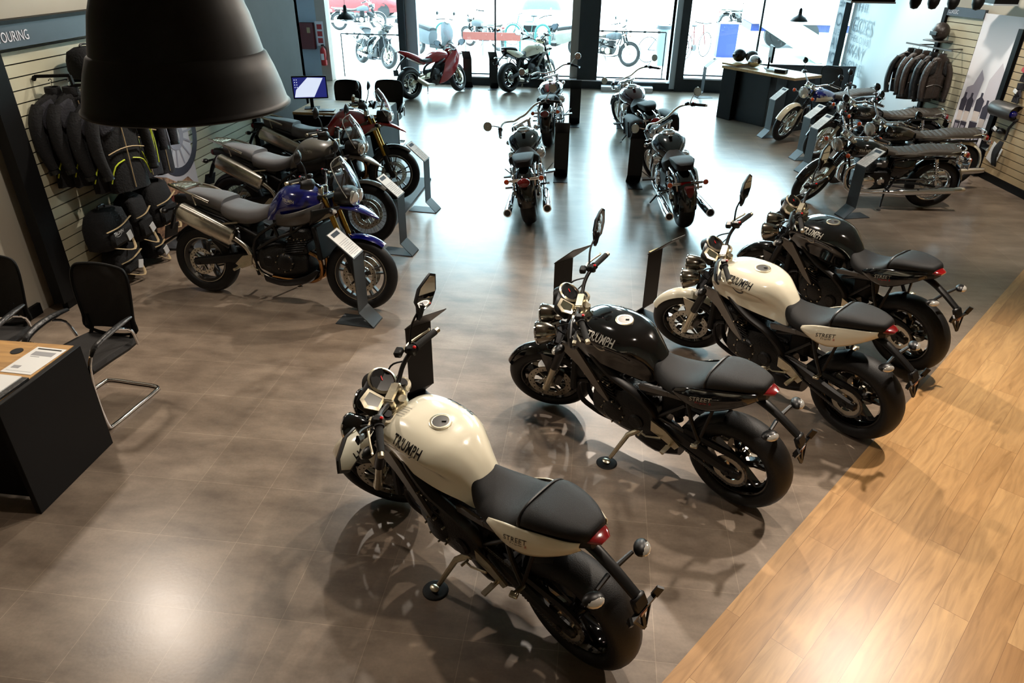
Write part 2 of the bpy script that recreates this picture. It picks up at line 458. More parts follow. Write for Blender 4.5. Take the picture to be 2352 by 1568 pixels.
def signal(par, a, tip, m='black_satin', lens='orange_lens', kind='arrow', T=None, d=(0, 0, 0)):
    a = Vector(a); tip = Vector(tip); b = MB(T)
    if kind == 'arrow':
        v = (tip-a); b.tube([a, tip], [.012, .010], 8)
        dr = v.normalized(); b.sph(tip+dr*.04+Vector((-.012, 0, 0)), (.034, .046, .024), 14, rot=(0, 0, -.5*(1 if dr.y > 0 else -1)))
        o = b.build('turn_signal', m, par); l = MB(T); l.sph(tip+dr*.043+Vector((-.012, 0, 0))+Vector(d)*.010, (.030, .041, .021), 14, rot=(0, 0, -.5*(1 if dr.y > 0 else -1))); l.build('signal_lens', lens, o)
    else:
        b.tube([a, tip], .008, 8); b.lathe([(0, -.03), (.02, -.026), (.03, 0), (.031, .006), (0, .006)], tip, d, 16)
        o = b.build('turn_signal', m, par); l = MB(T); l.lathe([(.029, .004), (.026, .014), (.012, .021), (0, .022)], tip, d, 16); l.build('signal_lens', lens, o)
    return o
def handlebar(par, T, pts, grip_m='grip_rubber', m='black_satin', r=.012, grip=.13, levers=True, rub=True, lev_m='alloy', sw=True):
    """pts: half bar (y>=0) from centre outwards"""
    half = [Vector(p) for p in pts]; full = [Vector((p.x, -p.y, p.z)) for p in reversed(half)]+half[(1 if half[0].y == 0 else 0):]
    b = MB(T); b.tube(full, r, 10, sm=5); b.build('handlebar', m, par)
    for sg in (1, -1):
        e = half[-1]; d = (half[-1]-half[-2]).normalized()
        e = Vector((e.x, sg*e.y, e.z)); d = Vector((d.x, sg*d.y, d.z))
        g = MB(T); g.cyl(e-d*grip, e+d*.004, .0175, 14); g.cyl(e-d*(grip+.008), e-d*grip, .024, 14)
        go = g.build('grip', grip_m, par)
        q = MB(T); q.cyl(e+d*.004, e+d*.026, .0155, 12); q.build('bar_end', lev_m, go)
        c = e-d*(grip+.035)
        if sw:
            s = MB(T); s.box(c, (.05, .045, .05), ch=.01); s.cyl(c+Vector((.03, 0, 0)), c-Vector((.0, 0, 0)), .02, 10)
            so = s.build('switch_housing', 'black_satin', par)
            rd = MB(T); rd.box(c+Vector((-.022, 0, .024)), (.016, .014, .012), ch=.003); rd.build('kill_switch', 'stripe_red', so)
        if levers:
            l = MB(T); p0 = c+Vector((.035, 0, .0)); n = Vector((1, 0, 0))
            l.tube([p0, p0+d*.05+n*.022, p0+d*.12+n*.018, p0+d*.175+n*.008, p0+d*.185+n*.012], [.009, .0075, .006, .006, .009], 7, sm=3)
            l.box(p0, (.03, .03, .018), ch=.005)
            l.build('clutch_lever' if sg > 0 else 'brake_lever', lev_m, par)
            if sg < 0:
                rr = MB(T); rr.box(c+Vector((.045, .045, .028)), (.04, .055, .035), ch=.008); rr.build('brake_reservoir', 'black_satin', par)
def engine_naked(par, x0, x1, z0, z1, hw=.17, m='engine_black', bolts=True, cover='engine_black'):
    xm = (x0+x1)/2; b = MB()
    b.surf([[(x0, 0, z0+.30), (x0, hw*.5, z0+.29), (x0, hw*.75, z0+.16), (x0, hw*.6, z0+.05), (x0, 0, z0+.04)],
            [(xm-.05, 0, z0+.32), (xm-.05, hw*.7, z0+.31), (xm-.05, hw*.95, z0+.16), (xm-.05, hw*.7, z0), (xm-.05, 0, z0-.01)],
            [(x1-.05, 0, z0+.26), (x1-.05, hw*.6, z0+.25), (x1-.05, hw*.8, z0+.13), (x1-.05, hw*.6, z0+.02), (x1-.05, 0, z0)],
            [(x1, 0, z0+.20), (x1, hw*.5, z0+.19), (x1, hw*.6, z0+.12), (x1, hw*.5, z0+.06), (x1, 0, z0+.05)]], 4, 3)
    b.build('crankcase', m, par)
    cyl = MB(); tilt = .18
    for i in range(7):
        z = z0+.25+i*.022; cyl.box((x1-.12+(z-z0-.25)*.5, 0, z), (.20, hw*1.75, .012), rot=(0, -tilt, 0), ch=.004)
    cyl.box((x1-.08, 0, z0+.31), (.17, hw*1.6, .18), rot=(0, -tilt, 0), ch=.02)
    cyl.box((x1-.03, 0, z1-.06), (.21, hw*1.8, .11), rot=(0, -tilt, 0), ch=.03)
    cyl.build('cylinder_block', m, par)
    for sg in (1, -1):
        c = MB(); ax = (0, sg, 0)
        c.lathe([(.0, hw*.98+.012), (.05, hw*.98+.012), (.075, hw*.98), (.085, hw*.9), (.088, hw*.5)], (x0+.28, 0, z0+.15), ax, 28)
        c.lathe([(.0, hw*.9+.012), (.04, hw*.9+.012), (.055, hw*.9), (.058, hw*.5)], (x0+.12, 0, z0+.14), ax, 24)
        co = c.build('engine_cover', cover, par)
        if bolts:
            q = MB()
            for i in range(8):
                a = 2*PI*i/8; px = x0+.28+math.cos(a)*.082; pz = z0+.15+math.sin(a)*.082
                q.cyl((px, sg*hw*.9, pz), (px, sg*(hw*.98+.008), pz), .006, 6)
            for k in range(6):
                px = x1-.16+k*.035; q.cyl((px, sg*hw*.85, z1-.10+.01*(k % 2)), (px, sg*(hw*.9+.012), z1-.10+.01*(k % 2)), .006, 6)
            q.build('bolt_head', 'alloy', co)
def headers(par, x, z, m='dark_metal', n=3, hw=.10, z2=.20, x2=.55, r=.018):
    b = MB()
    for i in range(n):
        y = -hw+2*hw*i/(n-1)
        b.tube([(x, y, z), (x+.09, y, z-.05), (x+.09, y*.8, z-.20), (x+.02, y*.5, z2+.03), (x-.10, y*.35, z2), (x2, y*.2-.02, z2)], r, 8, sm=4)
    b.build('exhaust_header', m, par)

# ---------------------------------------------------------------- naked roadster
def naked_bike(x, y, hd, paint, lean=.14, steer=.52, logo='decal_black', tailpaint=None, name='naked_motorcycle', detail=True, puck=None, shell='dark_chrome'):
    r = empty(name, (x, y, .002), hd, -lean)
    tp = tailpaint or paint
    T = steer_m(Vector((1.08, 0, .95)), math.radians(24), steer)
    tire(r, 0, .315, .18, .216, name='rear_tire'); cast_wheel(r, 0, .315, .18, .216, m='black_gloss', name='rear_wheel')
    tire(r, 1.41, .30, .12, .216, T, name='front_tire'); cast_wheel(r, 1.41, .30, .12, .216, T, m='black_gloss', name='front_wheel')
    for s in (-1, 1): disc(r, 1.41, .30, s*.062, .155, T)
    disc(r, 0, .315, -.075, .11)
    for s in (-1, 1):
        f = MB(T); f.tube([(1.435, s*.10, .27), (1.40, s*.10, .36), (1.345, s*.10, .50)], [.026, .022, .021], 12)
        f.box((1.425, s*.10, .30), (.05, .035, .09), rot=(0, -.4, 0), ch=.01)
        f.build('fork_slider', 'alloy', r)
        f = MB(T); f.cyl((1.345, s*.10, .50), (1.125, s*.10, .985), .029, 14); f.cyl((1.125, s*.10, .985), (1.12, s*.10, .995), .02, 12)
        f.build('fork_tube', 'black_satin', r)
        q = MB(T); q.box((1.335, s*.085, .36), (.05, .045, .11), rot=(0, -.5, 0), ch=.012); q.build('brake_caliper', 'gun_metal', r)
    # fender
    fo = arc_fender(r, 1.41, .30, .325, .125, 28, 158, paint, T, 'front_fender', drop=.035, flare=.6)
    fs = MB(T)
    for s in (-1, 1):
        fs.prism([(1.31, .54), (1.43, .60), (1.41, .40), (1.36, .36)], s*.066, s*.072)
    fs.build('fender_side', paint, fo)
    # triple clamps
    c = MB(T)
    for s in (-1, 1): c.lathe([(0, -.016), (.042, -.016), (.045, 0), (.042, .016), (0, .016)], (1.13, s*.10, .965), (-.4, 0, .91), 18)
    c.prism([(1.105, -.10), (1.16, -.10), (1.175, -.03), (1.15, 0), (1.175, .03), (1.16, .10), (1.105, .10), (1.085, .04), (1.07, .02), (1.07, -.02), (1.085, -.04)], .95, .98, f=lambda a, b_, d: (a, d, b_))
    c.cyl((1.09, 0, .95), (1.083, 0, .993), .022, 14)
    c.build('top_clamp', 'alloy', r)
    c = MB(T); c.box((1.27, 0, .72), (.10, .22, .03), rot=(0, -.4, 0), ch=.01); c.build('lower_clamp', 'dark_metal', r)
    c = MB(T)
    for s in (-1, 1): c.box((1.125, s*.05, 1.005), (.05, .038, .06), ch=.012)
    c.bar((1.125, -.05, 1.03), (1.125, .05, 1.03), .04, .018)
    c.build('bar_riser', 'alloy', r)
    handlebar(r, T, [(1.125, 0, 1.02), (1.125, .07, 1.02), (1.115, .15, 1.06), (1.085, .22, 1.09), (1.045, .30, 1.09), (1.015, .37, 1.08)])
    for s in (-1, 1): mirror_round(r, T, (1.10, s*.245, 1.10), (1.055, s*.425, 1.225), hexa=True, sg=s, face=(-1, -.12*s, .08))
    # instruments
    T0 = T; T = T @ Matrix.Translation((1.22, 0, 1.02)) @ Matrix.Scale(1.25, 4) @ Matrix.Translation((-1.22, 0, -1.02))
    c = MB(T); c.box((1.225, 0, 1.02), (.045, .20, .10), rot=(0, .62, 0), ch=.02); c.cyl((1.20, -.045, 1.035), (1.255, -.045, 1.0), .056, 22)
    co = c.build('instrument_cluster', 'black_satin', r)
    n = Vector((-.58, 0, .81)).normalized()
    c = MB(T); c.lathe([(.056, 0), (.060, .004), (.050, .010), (.047, .002)], Vector((1.203, -.045, 1.038)), n, 26, closed=True); c.build('bezel', 'alloy', co)
    c = MB(T); c.lathe([(0, .003), (.048, .003)], Vector((1.203, -.045, 1.038)), n, 22); c.build('dial', 'dial_black', co)
    c = MB(T); c.bar(Vector((1.203, -.045, 1.038))+n*.006, Vector((1.225, -.075, 1.052))+n*.006, .004, .002, up=n); c.build('dial_needle', 'stripe_red', co)
    sl = lambda a, yv, dd: Vector((1.206, 0, 1.036))+Vector((.81, 0, .58))*a+Vector((0, yv, 0))+n*dd
    fr = [(-.045, .02), (.035, .015), (.045, .075), (.015, .10), (-.04, .085)]; inn = [(-.032, .032), (.024, .028), (.03, .068), (.008, .085), (-.03, .074)]
    c = MB(T); c.add([sl(a, b_, .006) for a, b_ in fr]+[sl(a, b_, .009) for a, b_ in inn]+[sl(a, b_, .0) for a, b_ in fr], [(i, (i+1) % 5, (i+1) % 5+5, i+5) for i in range(5)]+[(i+10, (i+1) % 5+10, (i+1) % 5, i) for i in range(5)]); c.build('display_frame', 'alloy', co)
    c = MB(T); c.add([sl(a, b_, .0075) for a, b_ in inn], [(0, 1, 2, 3, 4)]); c.build('display', 'lcd', co)
    T = T0
    # headlights
    for s in (-1, 1):
        c = MB(T); c.lathe([(0, -.12), (.035, -.115), (.06, -.08), (.074, -.02), (.076, .0), (.07, .004)], (1.405, s*.082, .81), (.985, s*.04, -.12), 26)
        c.bar((1.35, s*.05, .83), (1.27, s*.03, .85), .02, .03)
        ho = c.build('headlight', shell, r)
        c = MB(T); c.lathe([(.076, -.004), (.080, .0), (.078, .008), (.07, .008)], (1.405, s*.082, .81), (.985, s*.04, -.12), 26); c.build('headlight_rim', 'chrome', ho)
        c = MB(T); c.lathe([(.07, .006), (.05, .018), (.02, .024), (0, .025)], (1.405, s*.082, .81), (.985, s*.04, -.12), 24); c.build('headlight_lens', 'clear_lens', ho)
    # cables
    c = MB(T)
    for s in (-1, 1): c.tube([(1.12, s*.20, 1.04), (1.22, s*.19, 1.0), (1.26, s*.13, .9), (1.20, s*.08, .78)], .005, 6, sm=5); c.tube([(1.13, s*.17, 1.02), (1.20, s*.14, .93), (1.17, s*.09, .82)], .004, 6, sm=4)
    c.build('control_cable', 'black_satin', r)
    # tank
    t = MB(); t.surf([
        [(1.135, 0, .885), (1.133, .06, .885), (1.125, .115, .872), (1.118, .142, .840), (1.112, .143, .80), (1.105, .13, .762)],
        [(1.10, 0, .932), (1.10, .085, .927), (1.095, .148, .905), (1.09, .178, .866), (1.085, .170, .815), (1.075, .152, .752)],
        [(1.01, 0, .966), (1.01, .092, .960), (1.005, .158, .932), (1.00, .194, .885), (.995, .176, .832), (.99, .160, .745)],
        [(.91, 0, .980), (.91, .095, .974), (.905, .163, .942), (.90, .200, .890), (.895, .168, .840), (.885, .172, .740)],
        [(.81, 0, .982), (.81, .094, .975), (.805, .160, .942), (.80, .198, .888), (.795, .160, .842), (.785, .168, .733)],
        [(.735, 0, .970), (.735, .088, .963), (.73, .150, .930), (.725, .182, .875), (.72, .150, .835), (.71, .158, .725)],
        [(.67, 0, .957), (.67, .075, .950), (.665, .126, .915), (.66, .150, .855), (.655, .138, .80), (.645, .142, .715)],
        [(.615, 0, .928), (.615, .060, .919), (.611, .100, .885), (.605, .120, .830), (.595, .116, .77), (.585, .122, .702)],
        [(.56, 0, .880), (.56, .047, .872), (.56, .078, .842), (.553, .096, .796), (.54, .102, .742), (.53, .11, .69)],
        [(.515, 0, .815), (.515, .038, .81), (.515, .062, .79), (.51, .080, .762), (.505, .09, .725), (.50, .095, .685)]], 4, 4)
    tk = t.build('fuel_tank', paint, r, 60); bv = t.bvh()
    c = MB(); n = Vector((-.03, 0, 1)).normalized(); pc = Vector((.81, 0, .977))
    c.lathe([(.055, -.004), (.055, .006), (.048, .009), (.040, .008), (.040, .004)], pc, n, 28); co = c.build('cap_ring', 'alloy', tk)
    c = MB(); c.lathe([(.0405, .0), (.040, .007), (0, .008)], pc, n, 24); c.bar(pc+Vector((-.005, -.005, .011)), pc+Vector((-.022, -.018, .011)), .009, .005); c.build('fuel_cap', 'gun_metal', tk)
    sw = swoosh()
    for s in (1, -1):
        # draped on the shoulder of the tank
        o = Vector((.955, .182, .887)) if s > 0 else Vector((.765, -.182, .887)); u = Vector((-s, 0, 0)); v = Vector((0, -.75*s, .66))
        put_text('TRIUMPH', logo, tk, o, u, v, .19, .055, bv, .0025, .12, .02, 1.0, sw)
    if detail and paint == 'white_paint':
        for k in range(5): put_text('|||||||', 'print_dark', tk, (1.06, .02+k*.016, 1.0), (-1, 0, 0), (0, -1, 0), .055, .007, bv, .001)
    # seats
    t = MB(); t.surf([
        [(.575, 0, .855), (.57, .035, .85), (.565, .06, .83), (.56, .07, .80), (.555, .06, .77)],
        [(.52, 0, .822), (.52, .06, .818), (.515, .10, .79), (.51, .115, .745), (.50, .10, .71)],
        [(.43, 0, .805), (.43, .085, .80), (.425, .135, .775), (.42, .15, .735), (.41, .12, .70)],
        [(.33, 0, .812), (.33, .10, .81), (.325, .15, .79), (.32, .165, .75), (.31, .135, .715)],
        [(.25, 0, .85), (.25, .10, .848), (.245, .148, .83), (.24, .152, .80), (.235, .125, .785)],
        [(.205, 0, .895), (.205, .09, .89), (.20, .138, .868), (.195, .145, .835), (.195, .12, .81)],
        [(.192, 0, .90), (.192, .085, .895), (.187, .13, .872), (.182, .138, .835), (.18, .115, .81)]], 4, 3)
    t.build('rider_seat', 'seat_black', r, 60)
    t = MB(); t.tube([(.19, -.142, .85), (.186, -.138, .89), (.19, -.09, .922), (.192, 0, .927), (.19, .09, .922), (.186, .138, .89), (.19, .142, .85)], .0075, 8, sm=4); t.build('seat_seam', 'black_satin', r)
    t = MB(); t.surf([
        [(.192, 0, .918), (.192, .09, .915), (.187, .135, .888), (.182, .142, .855), (.18, .12, .835)],
        [(.16, 0, .938), (.16, .095, .935), (.155, .14, .908), (.15, .144, .87), (.15, .12, .85)],
        [(.08, 0, .952), (.08, .09, .948), (.075, .13, .925), (.07, .132, .89), (.07, .11, .87)],
        [(-.02, 0, .955), (-.02, .072, .951), (-.02, .105, .932), (-.02, .108, .905), (-.02, .09, .89)],
        [(-.09, 0, .95), (-.09, .048, .947), (-.09, .07, .93), (-.09, .074, .90), (-.09, .06, .875)],
        [(-.112, 0, .935), (-.112, .035, .932), (-.112, .05, .92), (-.112, .05, .905), (-.112, .04, .89)]], 4, 3)
    t.build('pillion_seat', 'seat_black', r, 60)
    t = MB(); t.surf([
        [(.46, 0, .72), (.46, .10, .715), (.46, .12, .66), (.46, .08, .62), (.46, 0, .62)],
        [(.25, 0, .79), (.25, .125, .78), (.25, .125, .72), (.25, .09, .69), (.25, 0, .69)],
        [(.02, 0, .87), (.02, .095, .86), (.02, .09, .81), (.02, .06, .79), (.02, 0, .79)],
        [(-.12, 0, .90), (-.12, .05, .895), (-.12, .045, .86), (-.12, .03, .85), (-.12, 0, .85)]], 4, 3)
    t.build('undertail', 'black_satin', r)
    for s in (1, -1):
        rows = [[(xx, s*y1, z1), (xx, s*y2, z2), (xx-.005, s*y3, z3)] for xx, z1, y1, z2, y2, z3, y3 in (
            (.37, .775, .148, .765, .163, .752, .162), (.28, .822, .155, .775, .176, .722, .172), (.18, .852, .150, .79, .172, .712, .164),
            (.08, .876, .134, .82, .154, .752, .146), (-.03, .896, .110, .86, .124, .822, .116), (-.09, .902, .080, .886, .090, .868, .082))]
        t = MB(); t.surf(rows, 4, 4, mirror=False); po = t.build('tail_panel', tp, r, 60, th=.006); bv2 = t.bvh()
        o = Vector((.25, .20, .762)) if s > 0 else Vector((.10, -.20, .80))
        u = Vector((-.96, 0, .27)) if s > 0 else Vector((.96, 0, -.27)); v = Vector((.27, 0, .96)) if s > 0 else Vector((.27, 0, .96))
        put_text('STREET', logo, po, o, u, v, .135, .026, bv2, .005, .3, .0); put_text('Triple', 'decal_red' if logo == 'decal_silver' else 'decal_black', po, o-v*.020+u*.03, u, v, .07, .016, bv2, .005, .4); put_text('R', 'decal_red', po, o-v*.020+u*.11, u, v, .014, .016, bv2, .005, .4)
        # side infill silver strut + radiator cowl
        t = MB(); t.bar((.60, s*.14, .665), (.40, s*.155, .715), .02, .035, w2=.016, h2=.03); t.bar((.40, s*.155, .715), (.24, s*.148, .725), .014, .03, w2=.008, h2=.016)
        t.build('side_trim', 'gun_metal', r)
        t = MB()
        pl = [(1.195, .735), (1.165, .775), (1.05, .765), (.93, .62), (.80, .45), (.78, .425), (.90, .50), (1.04, .64)]
        t.prism(pl, s*.150, s*.168, f=lambda a, b_, d: (a, b_+s*.02*(a-.9), d))
        t.build('radiator_cowl', 'shroud_grey', r)
    # tail light
    t = MB(); t.surf([[(-.07, 0, .915), (-.07, .055, .91), (-.07, .066, .893), (-.07, .045, .872), (-.07, 0, .868)],
        [(-.12, 0, .912), (-.12, .045, .908), (-.118, .052, .892), (-.115, .035, .876), (-.115, 0, .872)],
        [(-.158, 0, .902), (-.156, .022, .90), (-.154, .027, .893), (-.15, .018, .884), (-.15, 0, .882)]], 4, 3)
    t.build('tail_light', 'red_lens', r)
    # plate hanger and rear signals
    t = MB(); t.tube([(.06, 0, .82), (-.06, 0, .81), (-.18, 0, .755), (-.30, 0, .675)], [.035, .032, .028, .026], 10, sm=4, flat=.6)
    t.box((-.315, 0, .645), (.03, .08, .07), rot=(0, .4, 0), ch=.01)
    t.bar((-.325, 0, .63), (-.345, 0, .50), .02, .012); t.bar((-.33, -.09, .61), (-.33, .09, .61), .02, .014)
    for s in (-1, 1): t.bar((-.33, s*.085, .61), (-.35, s*.10, .665), .012, .03); t.bar((-.33, s*.06, .605), (-.345, s*.01, .51), .01, .012)
    t.build('plate_hanger', 'black_satin', r)
    t = MB(); t.box((-.338, 0, .60), (.008, .04, .02)); t.build('reflector', 'red_lens', r)
    for s in (-1, 1):
        signal(r, (-.185, s*.03, .735), (-.195, s*.12, .74), lens='clear_lens', d=(-1, 0, 0))
        signal(r, (1.24, s*.09, .80), (1.255, s*.17, .80), T=T, lens='clear_lens', d=(1, 0, 0))
    # frame, swingarm, engine
    for s in (-1, 1):
        t = MB(); t.tube([(1.06, s*.055, .86), (.95, s*.14, .77), (.78, s*.165, .68), (.62, s*.15, .61), (.52, s*.12, .50), (.49, s*.10, .38)], [.032, .030, .030, .030, .032, .034], 8, sm=4, flat=.7)
        t.build('frame_spar', 'black_satin', r)
        t = MB(); t.tube([(.56, s*.12, .62), (.36, s*.13, .71), (.14, s*.10, .79), (0, s*.06, .83)], .014, 8, sm=3)
        t.tube([(.50, s*.11, .45), (.30, s*.125, .66)], .012, 8); t.build('subframe', 'black_satin', r)
        t = MB(); t.tube([(.53, s*.075, .42), (.40, s*.105, .41), (.15, s*.125, .36), (-.03, s*.122, .318)], [.03, .032, .028, .022], 8, sm=4, flat=1.5)
        t.cyl((0, s*.10, .315), (0, s*.150, .315), .016, 12)
        t.box((-.03, s*.125, .315), (.09, .03, .055), ch=.01)
        t.build('swingarm', 'black_satin', r)
        # rearset
        t = MB(); t.prism([(.50, .46), (.40, .43), (.30, .36), (.33, .32), (.43, .36), (.50, .38)], s*.15, s*.163); t.cyl((.36, s*.16, .345), (.36, s*.255, .345), .011, 10)
        t.bar((.36, s*.19, .352), (.36, s*.26, .352), .026, .012); t.tube([(.42, s*.175, .37), (.52, s*.185, .34), (.555, s*.185, .35)], .006, 6); t.cyl((.555, s*.17, .35), (.555, s*.215, .35), .008, 8)
        t.build('foot_peg', 'alloy', r)
        t = MB(); t.tube([(.30, s*.125, .73), (.24, s*.16, .61), (.18, s*.168, .49)], [.014, .013, .015], 8, sm=3); t.tube([(.12, s*.115, .77), (.17, s*.165, .52)], .010, 8)
        t.build('pillion_hanger', 'black_satin', r)
        t = MB(); t.cyl((.18, s*.165, .48), (.17, s*.235, .50), .012, 10); t.box((.17, s*.235, .50), (.04, .03, .016), rot=(0, 0, .3), ch=.004); t.build('pillion_peg', 'alloy', r)
    t = MB(); t.cyl((.5, -.13, .42), (.5, .13, .42), .035, 14); t.box((.30, 0, .40), (.10, .19, .07), ch=.02); t.build('swingarm_brace', 'black_satin', r)
    chain_set(r, 0, .315, .105, .52, .43, .035, .112)
    t = MB(); t.tube([(.30, .112, .46), (.10, .112, .445), (-.02, .112, .435), (-.09, .112, .40)], [.018, .018, .016, .012], 6, sm=3, flat=1.4); t.build('chain_guard', 'black_satin', r)
    arc_fender(r, 0, .315, .332, .15, 18, 72, 'black_satin', name='rear_hugger', drop=.04)
    shock(r, (.40, 0, .40), (.48, 0, .66), .035, 'dark_metal')
    engine_naked(r, .50, .98, .24, .68)
    t = MB(); t.box((1.10, 0, .56), (.045, .30, .34), rot=(0, -.12, 0), ch=.01)
    for i in range(9): t.bar((1.125, -.14, .42+i*.035), (1.125, .14, .42+i*.035), .01, .006)
    t.build('radiator', 'black_matte', r)
    headers(r, 1.0, .50, 'dark_metal', 3, .11, .19, .62)
    t = MB(); t.surf([[(.66, 0, .27), (.66, .07, .26), (.66, .09, .20), (.66, .06, .15), (.66, 0, .14)], [(.50, 0, .29), (.50, .10, .28), (.50, .12, .21), (.50, .08, .14), (.50, 0, .13)],
        [(.36, -.02, .27), (.36, .05, .26), (.36, .07, .21), (.36, .04, .16), (.36, 0, .15)]], 3, 3); t.build('silencer', 'dark_metal', r)
    t = MB(); t.tube([(.42, -.08, .22), (.28, -.17, .24), (.12, -.20, .27)], [.04, .045, .045], 12, sm=3); t.build('tail_pipe', 'steel', r)
    # air box / side filler
    t = MB(); t.box((.80, 0, .72), (.42, .24, .12), ch=.03); t.box((.42, 0, .58), (.16, .16, .22), ch=.03); t.build('airbox', 'black_matte', r)
    # side stand
    fy = .275; fz = fy*math.tan(lean)+.012   # the foot ends on the floor once the bike leans
    t = MB(); t.tube([(.60, .115, .30), (.66, .17, .26), (.735, fy-.02, fz+.03)], [.021, .017, .013], 8); t.sph((.75, fy, fz+.006), (.030, .022, .012), 10)
    t.cyl((.60, .10, .30), (.60, .135, .30), .022, 10)
    t.build('side_stand', 'alloy', r)
    if puck:
        ch, sh = math.cos(hd), math.sin(hd)
        wx = x+ch*.75-sh*fy; wy = y+sh*.75+ch*fy
        b = MB(); b.lathe([(0, .006), (.056, .006), (.064, .004), (.068, 0)], (0, 0, 0), (0, 0, 1), 24)
        po = b.build('stand_puck', 'black_matte'); po.location = (wx, wy, 0.001); tag(po, puck, 'puck', 'sidestand pucks')
    return r
def side_stand(r, lean, x=.62, y=.12, z=.28, xf=.72, fy=.27, m='black_satin'):
    fz = fy*math.tan(lean)+.012; t = MB(); t.tube([(x, y, z), ((x+xf)/2, (y+fy)/2, (z+fz)/2), (xf-.015, fy-.02, fz+.03)], [.014, .012, .010], 8); t.sph((xf, fy, fz+.003), (.03, .02, .009), 10); t.build('side_stand', m, r)
# ---------------------------------------------------------------- tall adventure motorcycle
def adventure_bike(x, y, hd, paint, lean=.10, steer=.1, fork='gold_metal', wire=False, fender=None, z0=0.0, name='adventure_motorcycle', trim='black_satin', seat='seat_grey'):
    r = empty(name, (x, y, z0+.002), hd, -lean)
    T = steer_m(Vector((1.25, 0, 1.0)), math.radians(24), steer)
    tire(r, 0, .32, .15, .218, name='rear_tire'); tire(r, 1.555, .33, .11, .24, T, name='front_tire')
    if wire: wire_wheel(r, 0, .32, .15, .218, m='dark_metal', name='rear_wheel'); wire_wheel(r, 1.555, .33, .11, .24, T, m='dark_metal', name='front_wheel')
    else: cast_wheel(r, 0, .32, .15, .218, m='gun_metal', n=5, name='rear_wheel', stripe='steel'); cast_wheel(r, 1.555, .33, .11, .24, T, m='gun_metal', n=5, name='front_wheel', stripe='steel')
    for s in (-1, 1): disc(r, 1.555, .33, s*.062, .154, T)
    disc(r, 0, .32, -.09, .127)
    for s in (-1, 1):
        f = MB(T); f.cyl((1.545, s*.10, .30), (1.455, s*.10, .56), .028, 12); f.box((1.545, s*.10, .33), (.05, .03, .09), rot=(0, -.35, 0), ch=.01); f.build('fork_slider', 'black_satin', r)
        f = MB(T); f.cyl((1.455, s*.10, .56), (1.27, s*.10, 1.03), .024, 14); f.build('fork_tube', fork, r)
        q = MB(T); q.box((1.475, s*.088, .41), (.05, .04, .11), rot=(0, -.4, 0), ch=.012); q.build('brake_caliper', 'black_satin', r)
    fo = arc_fender(r, 1.555, .33, .37, .135, 52, 128, fender or paint, T, 'front_fender', drop=.03, flare=1.0)
    fb = MB(T)
    for s in (-1, 1): fb.prism([(1.36, .60), (1.47, .71), (1.52, .62), (1.47, .50)], s*.068, s*.075)
    fb.build('fender_stay', 'black_satin', fo)
    c = MB(T); c.prism([(1.23, -.13), (1.30, -.12), (1.31, .12), (1.23, .13), (1.21, 0)], 1.0, 1.03, f=lambda a, b_, d: (a, d, b_)); c.build('top_clamp', 'black_satin', r)
    c = MB(T); [c.box((1.235, s*.05, 1.06), (.045, .04, .08), ch=.01) for s in (-1, 1)]; c.build('bar_riser', 'alloy', r)
    handlebar(r, T, [(1.235, 0, 1.095), (1.235, .08, 1.095), (1.20, .18, 1.16), (1.15, .28, 1.175), (1.10, .40, 1.165)])
    for s in (-1, 1): mirror_round(r, T, (1.20, s*.26, 1.18), (1.20, s*.43, 1.38), r=.055, m='black_satin')
    for s in (-1, 1):
        g = MB(T); g.surf([[(1.26, s*.27, 1.19), (1.275, s*.27, 1.16), (1.265, s*.27, 1.13)], [(1.27, s*.36, 1.205), (1.29, s*.36, 1.16), (1.275, s*.36, 1.115)], [(1.20, s*.42, 1.19), (1.215, s*.43, 1.16), (1.205, s*.42, 1.13)]], 4, 4, mirror=False)
        g.build('hand_guard', 'black_satin', r, th=.006)
    # headlight nose, screen and beak
    t = MB(T); t.surf([
        [(1.38, 0, 1.10), (1.38, .10, 1.09), (1.38, .14, 1.04), (1.38, .12, .97), (1.38, 0, .94)],
        [(1.47, 0, 1.11), (1.47, .09, 1.10), (1.47, .14, 1.05), (1.47, .12, .97), (1.47, 0, .93)],
        [(1.535, 0, 1.08), (1.535, .07, 1.075), (1.535, .115, 1.04), (1.53, .10, .98), (1.53, 0, .955)]], 4, 3)
    no = t.build('headlight_shell', 'black_satin', r)
    for s in (-1, 1):
        c = MB(T); c.lathe([(.062, -.02), (.060, .012), (.045, .028), (.02, .036), (0, .037)], (1.53, s*.066, 1.02), (.96, s*.15, -.18), 22); ho = c.build('headlight', 'clear_lens', r)
        c = MB(T); c.lathe([(.060, .006), (.066, .010), (.064, .018), (.058, .018)], (1.53, s*.066, 1.02), (.96, s*.15, -.18), 22, closed=True); c.build('headlight_rim', 'chrome', ho)
    t = MB(T); t.surf([
        [(1.565, -.0, 1.075), (1.56, .05, 1.075), (1.54, .11, 1.06), (1.50, .15, 1.03)],
        [(1.53, 0, 1.17), (1.525, .06, 1.17), (1.50, .12, 1.15), (1.455, .165, 1.11)],
        [(1.47, 0, 1.27), (1.465, .06, 1.27), (1.44, .115, 1.25), (1.40, .15, 1.21)],
        [(1.40, 0, 1.355), (1.395, .045, 1.35), (1.38, .085, 1.33), (1.355, .10, 1.30)]], 4, 4, mirror=False)
    t.surf([
        [(1.565, 0, 1.075), (1.56, -.05, 1.075), (1.54, -.11, 1.06), (1.50, -.15, 1.03)],
        [(1.53, 0, 1.17), (1.525, -.06, 1.17), (1.50, -.12, 1.15), (1.455, -.165, 1.11)],
        [(1.47, 0, 1.27), (1.465, -.06, 1.27), (1.44, -.115, 1.25), (1.40, -.15, 1.21)],
        [(1.40, 0, 1.355), (1.395, -.045, 1.35), (1.38, -.085, 1.33), (1.355, -.10, 1.30)]], 4, 4, mirror=False)
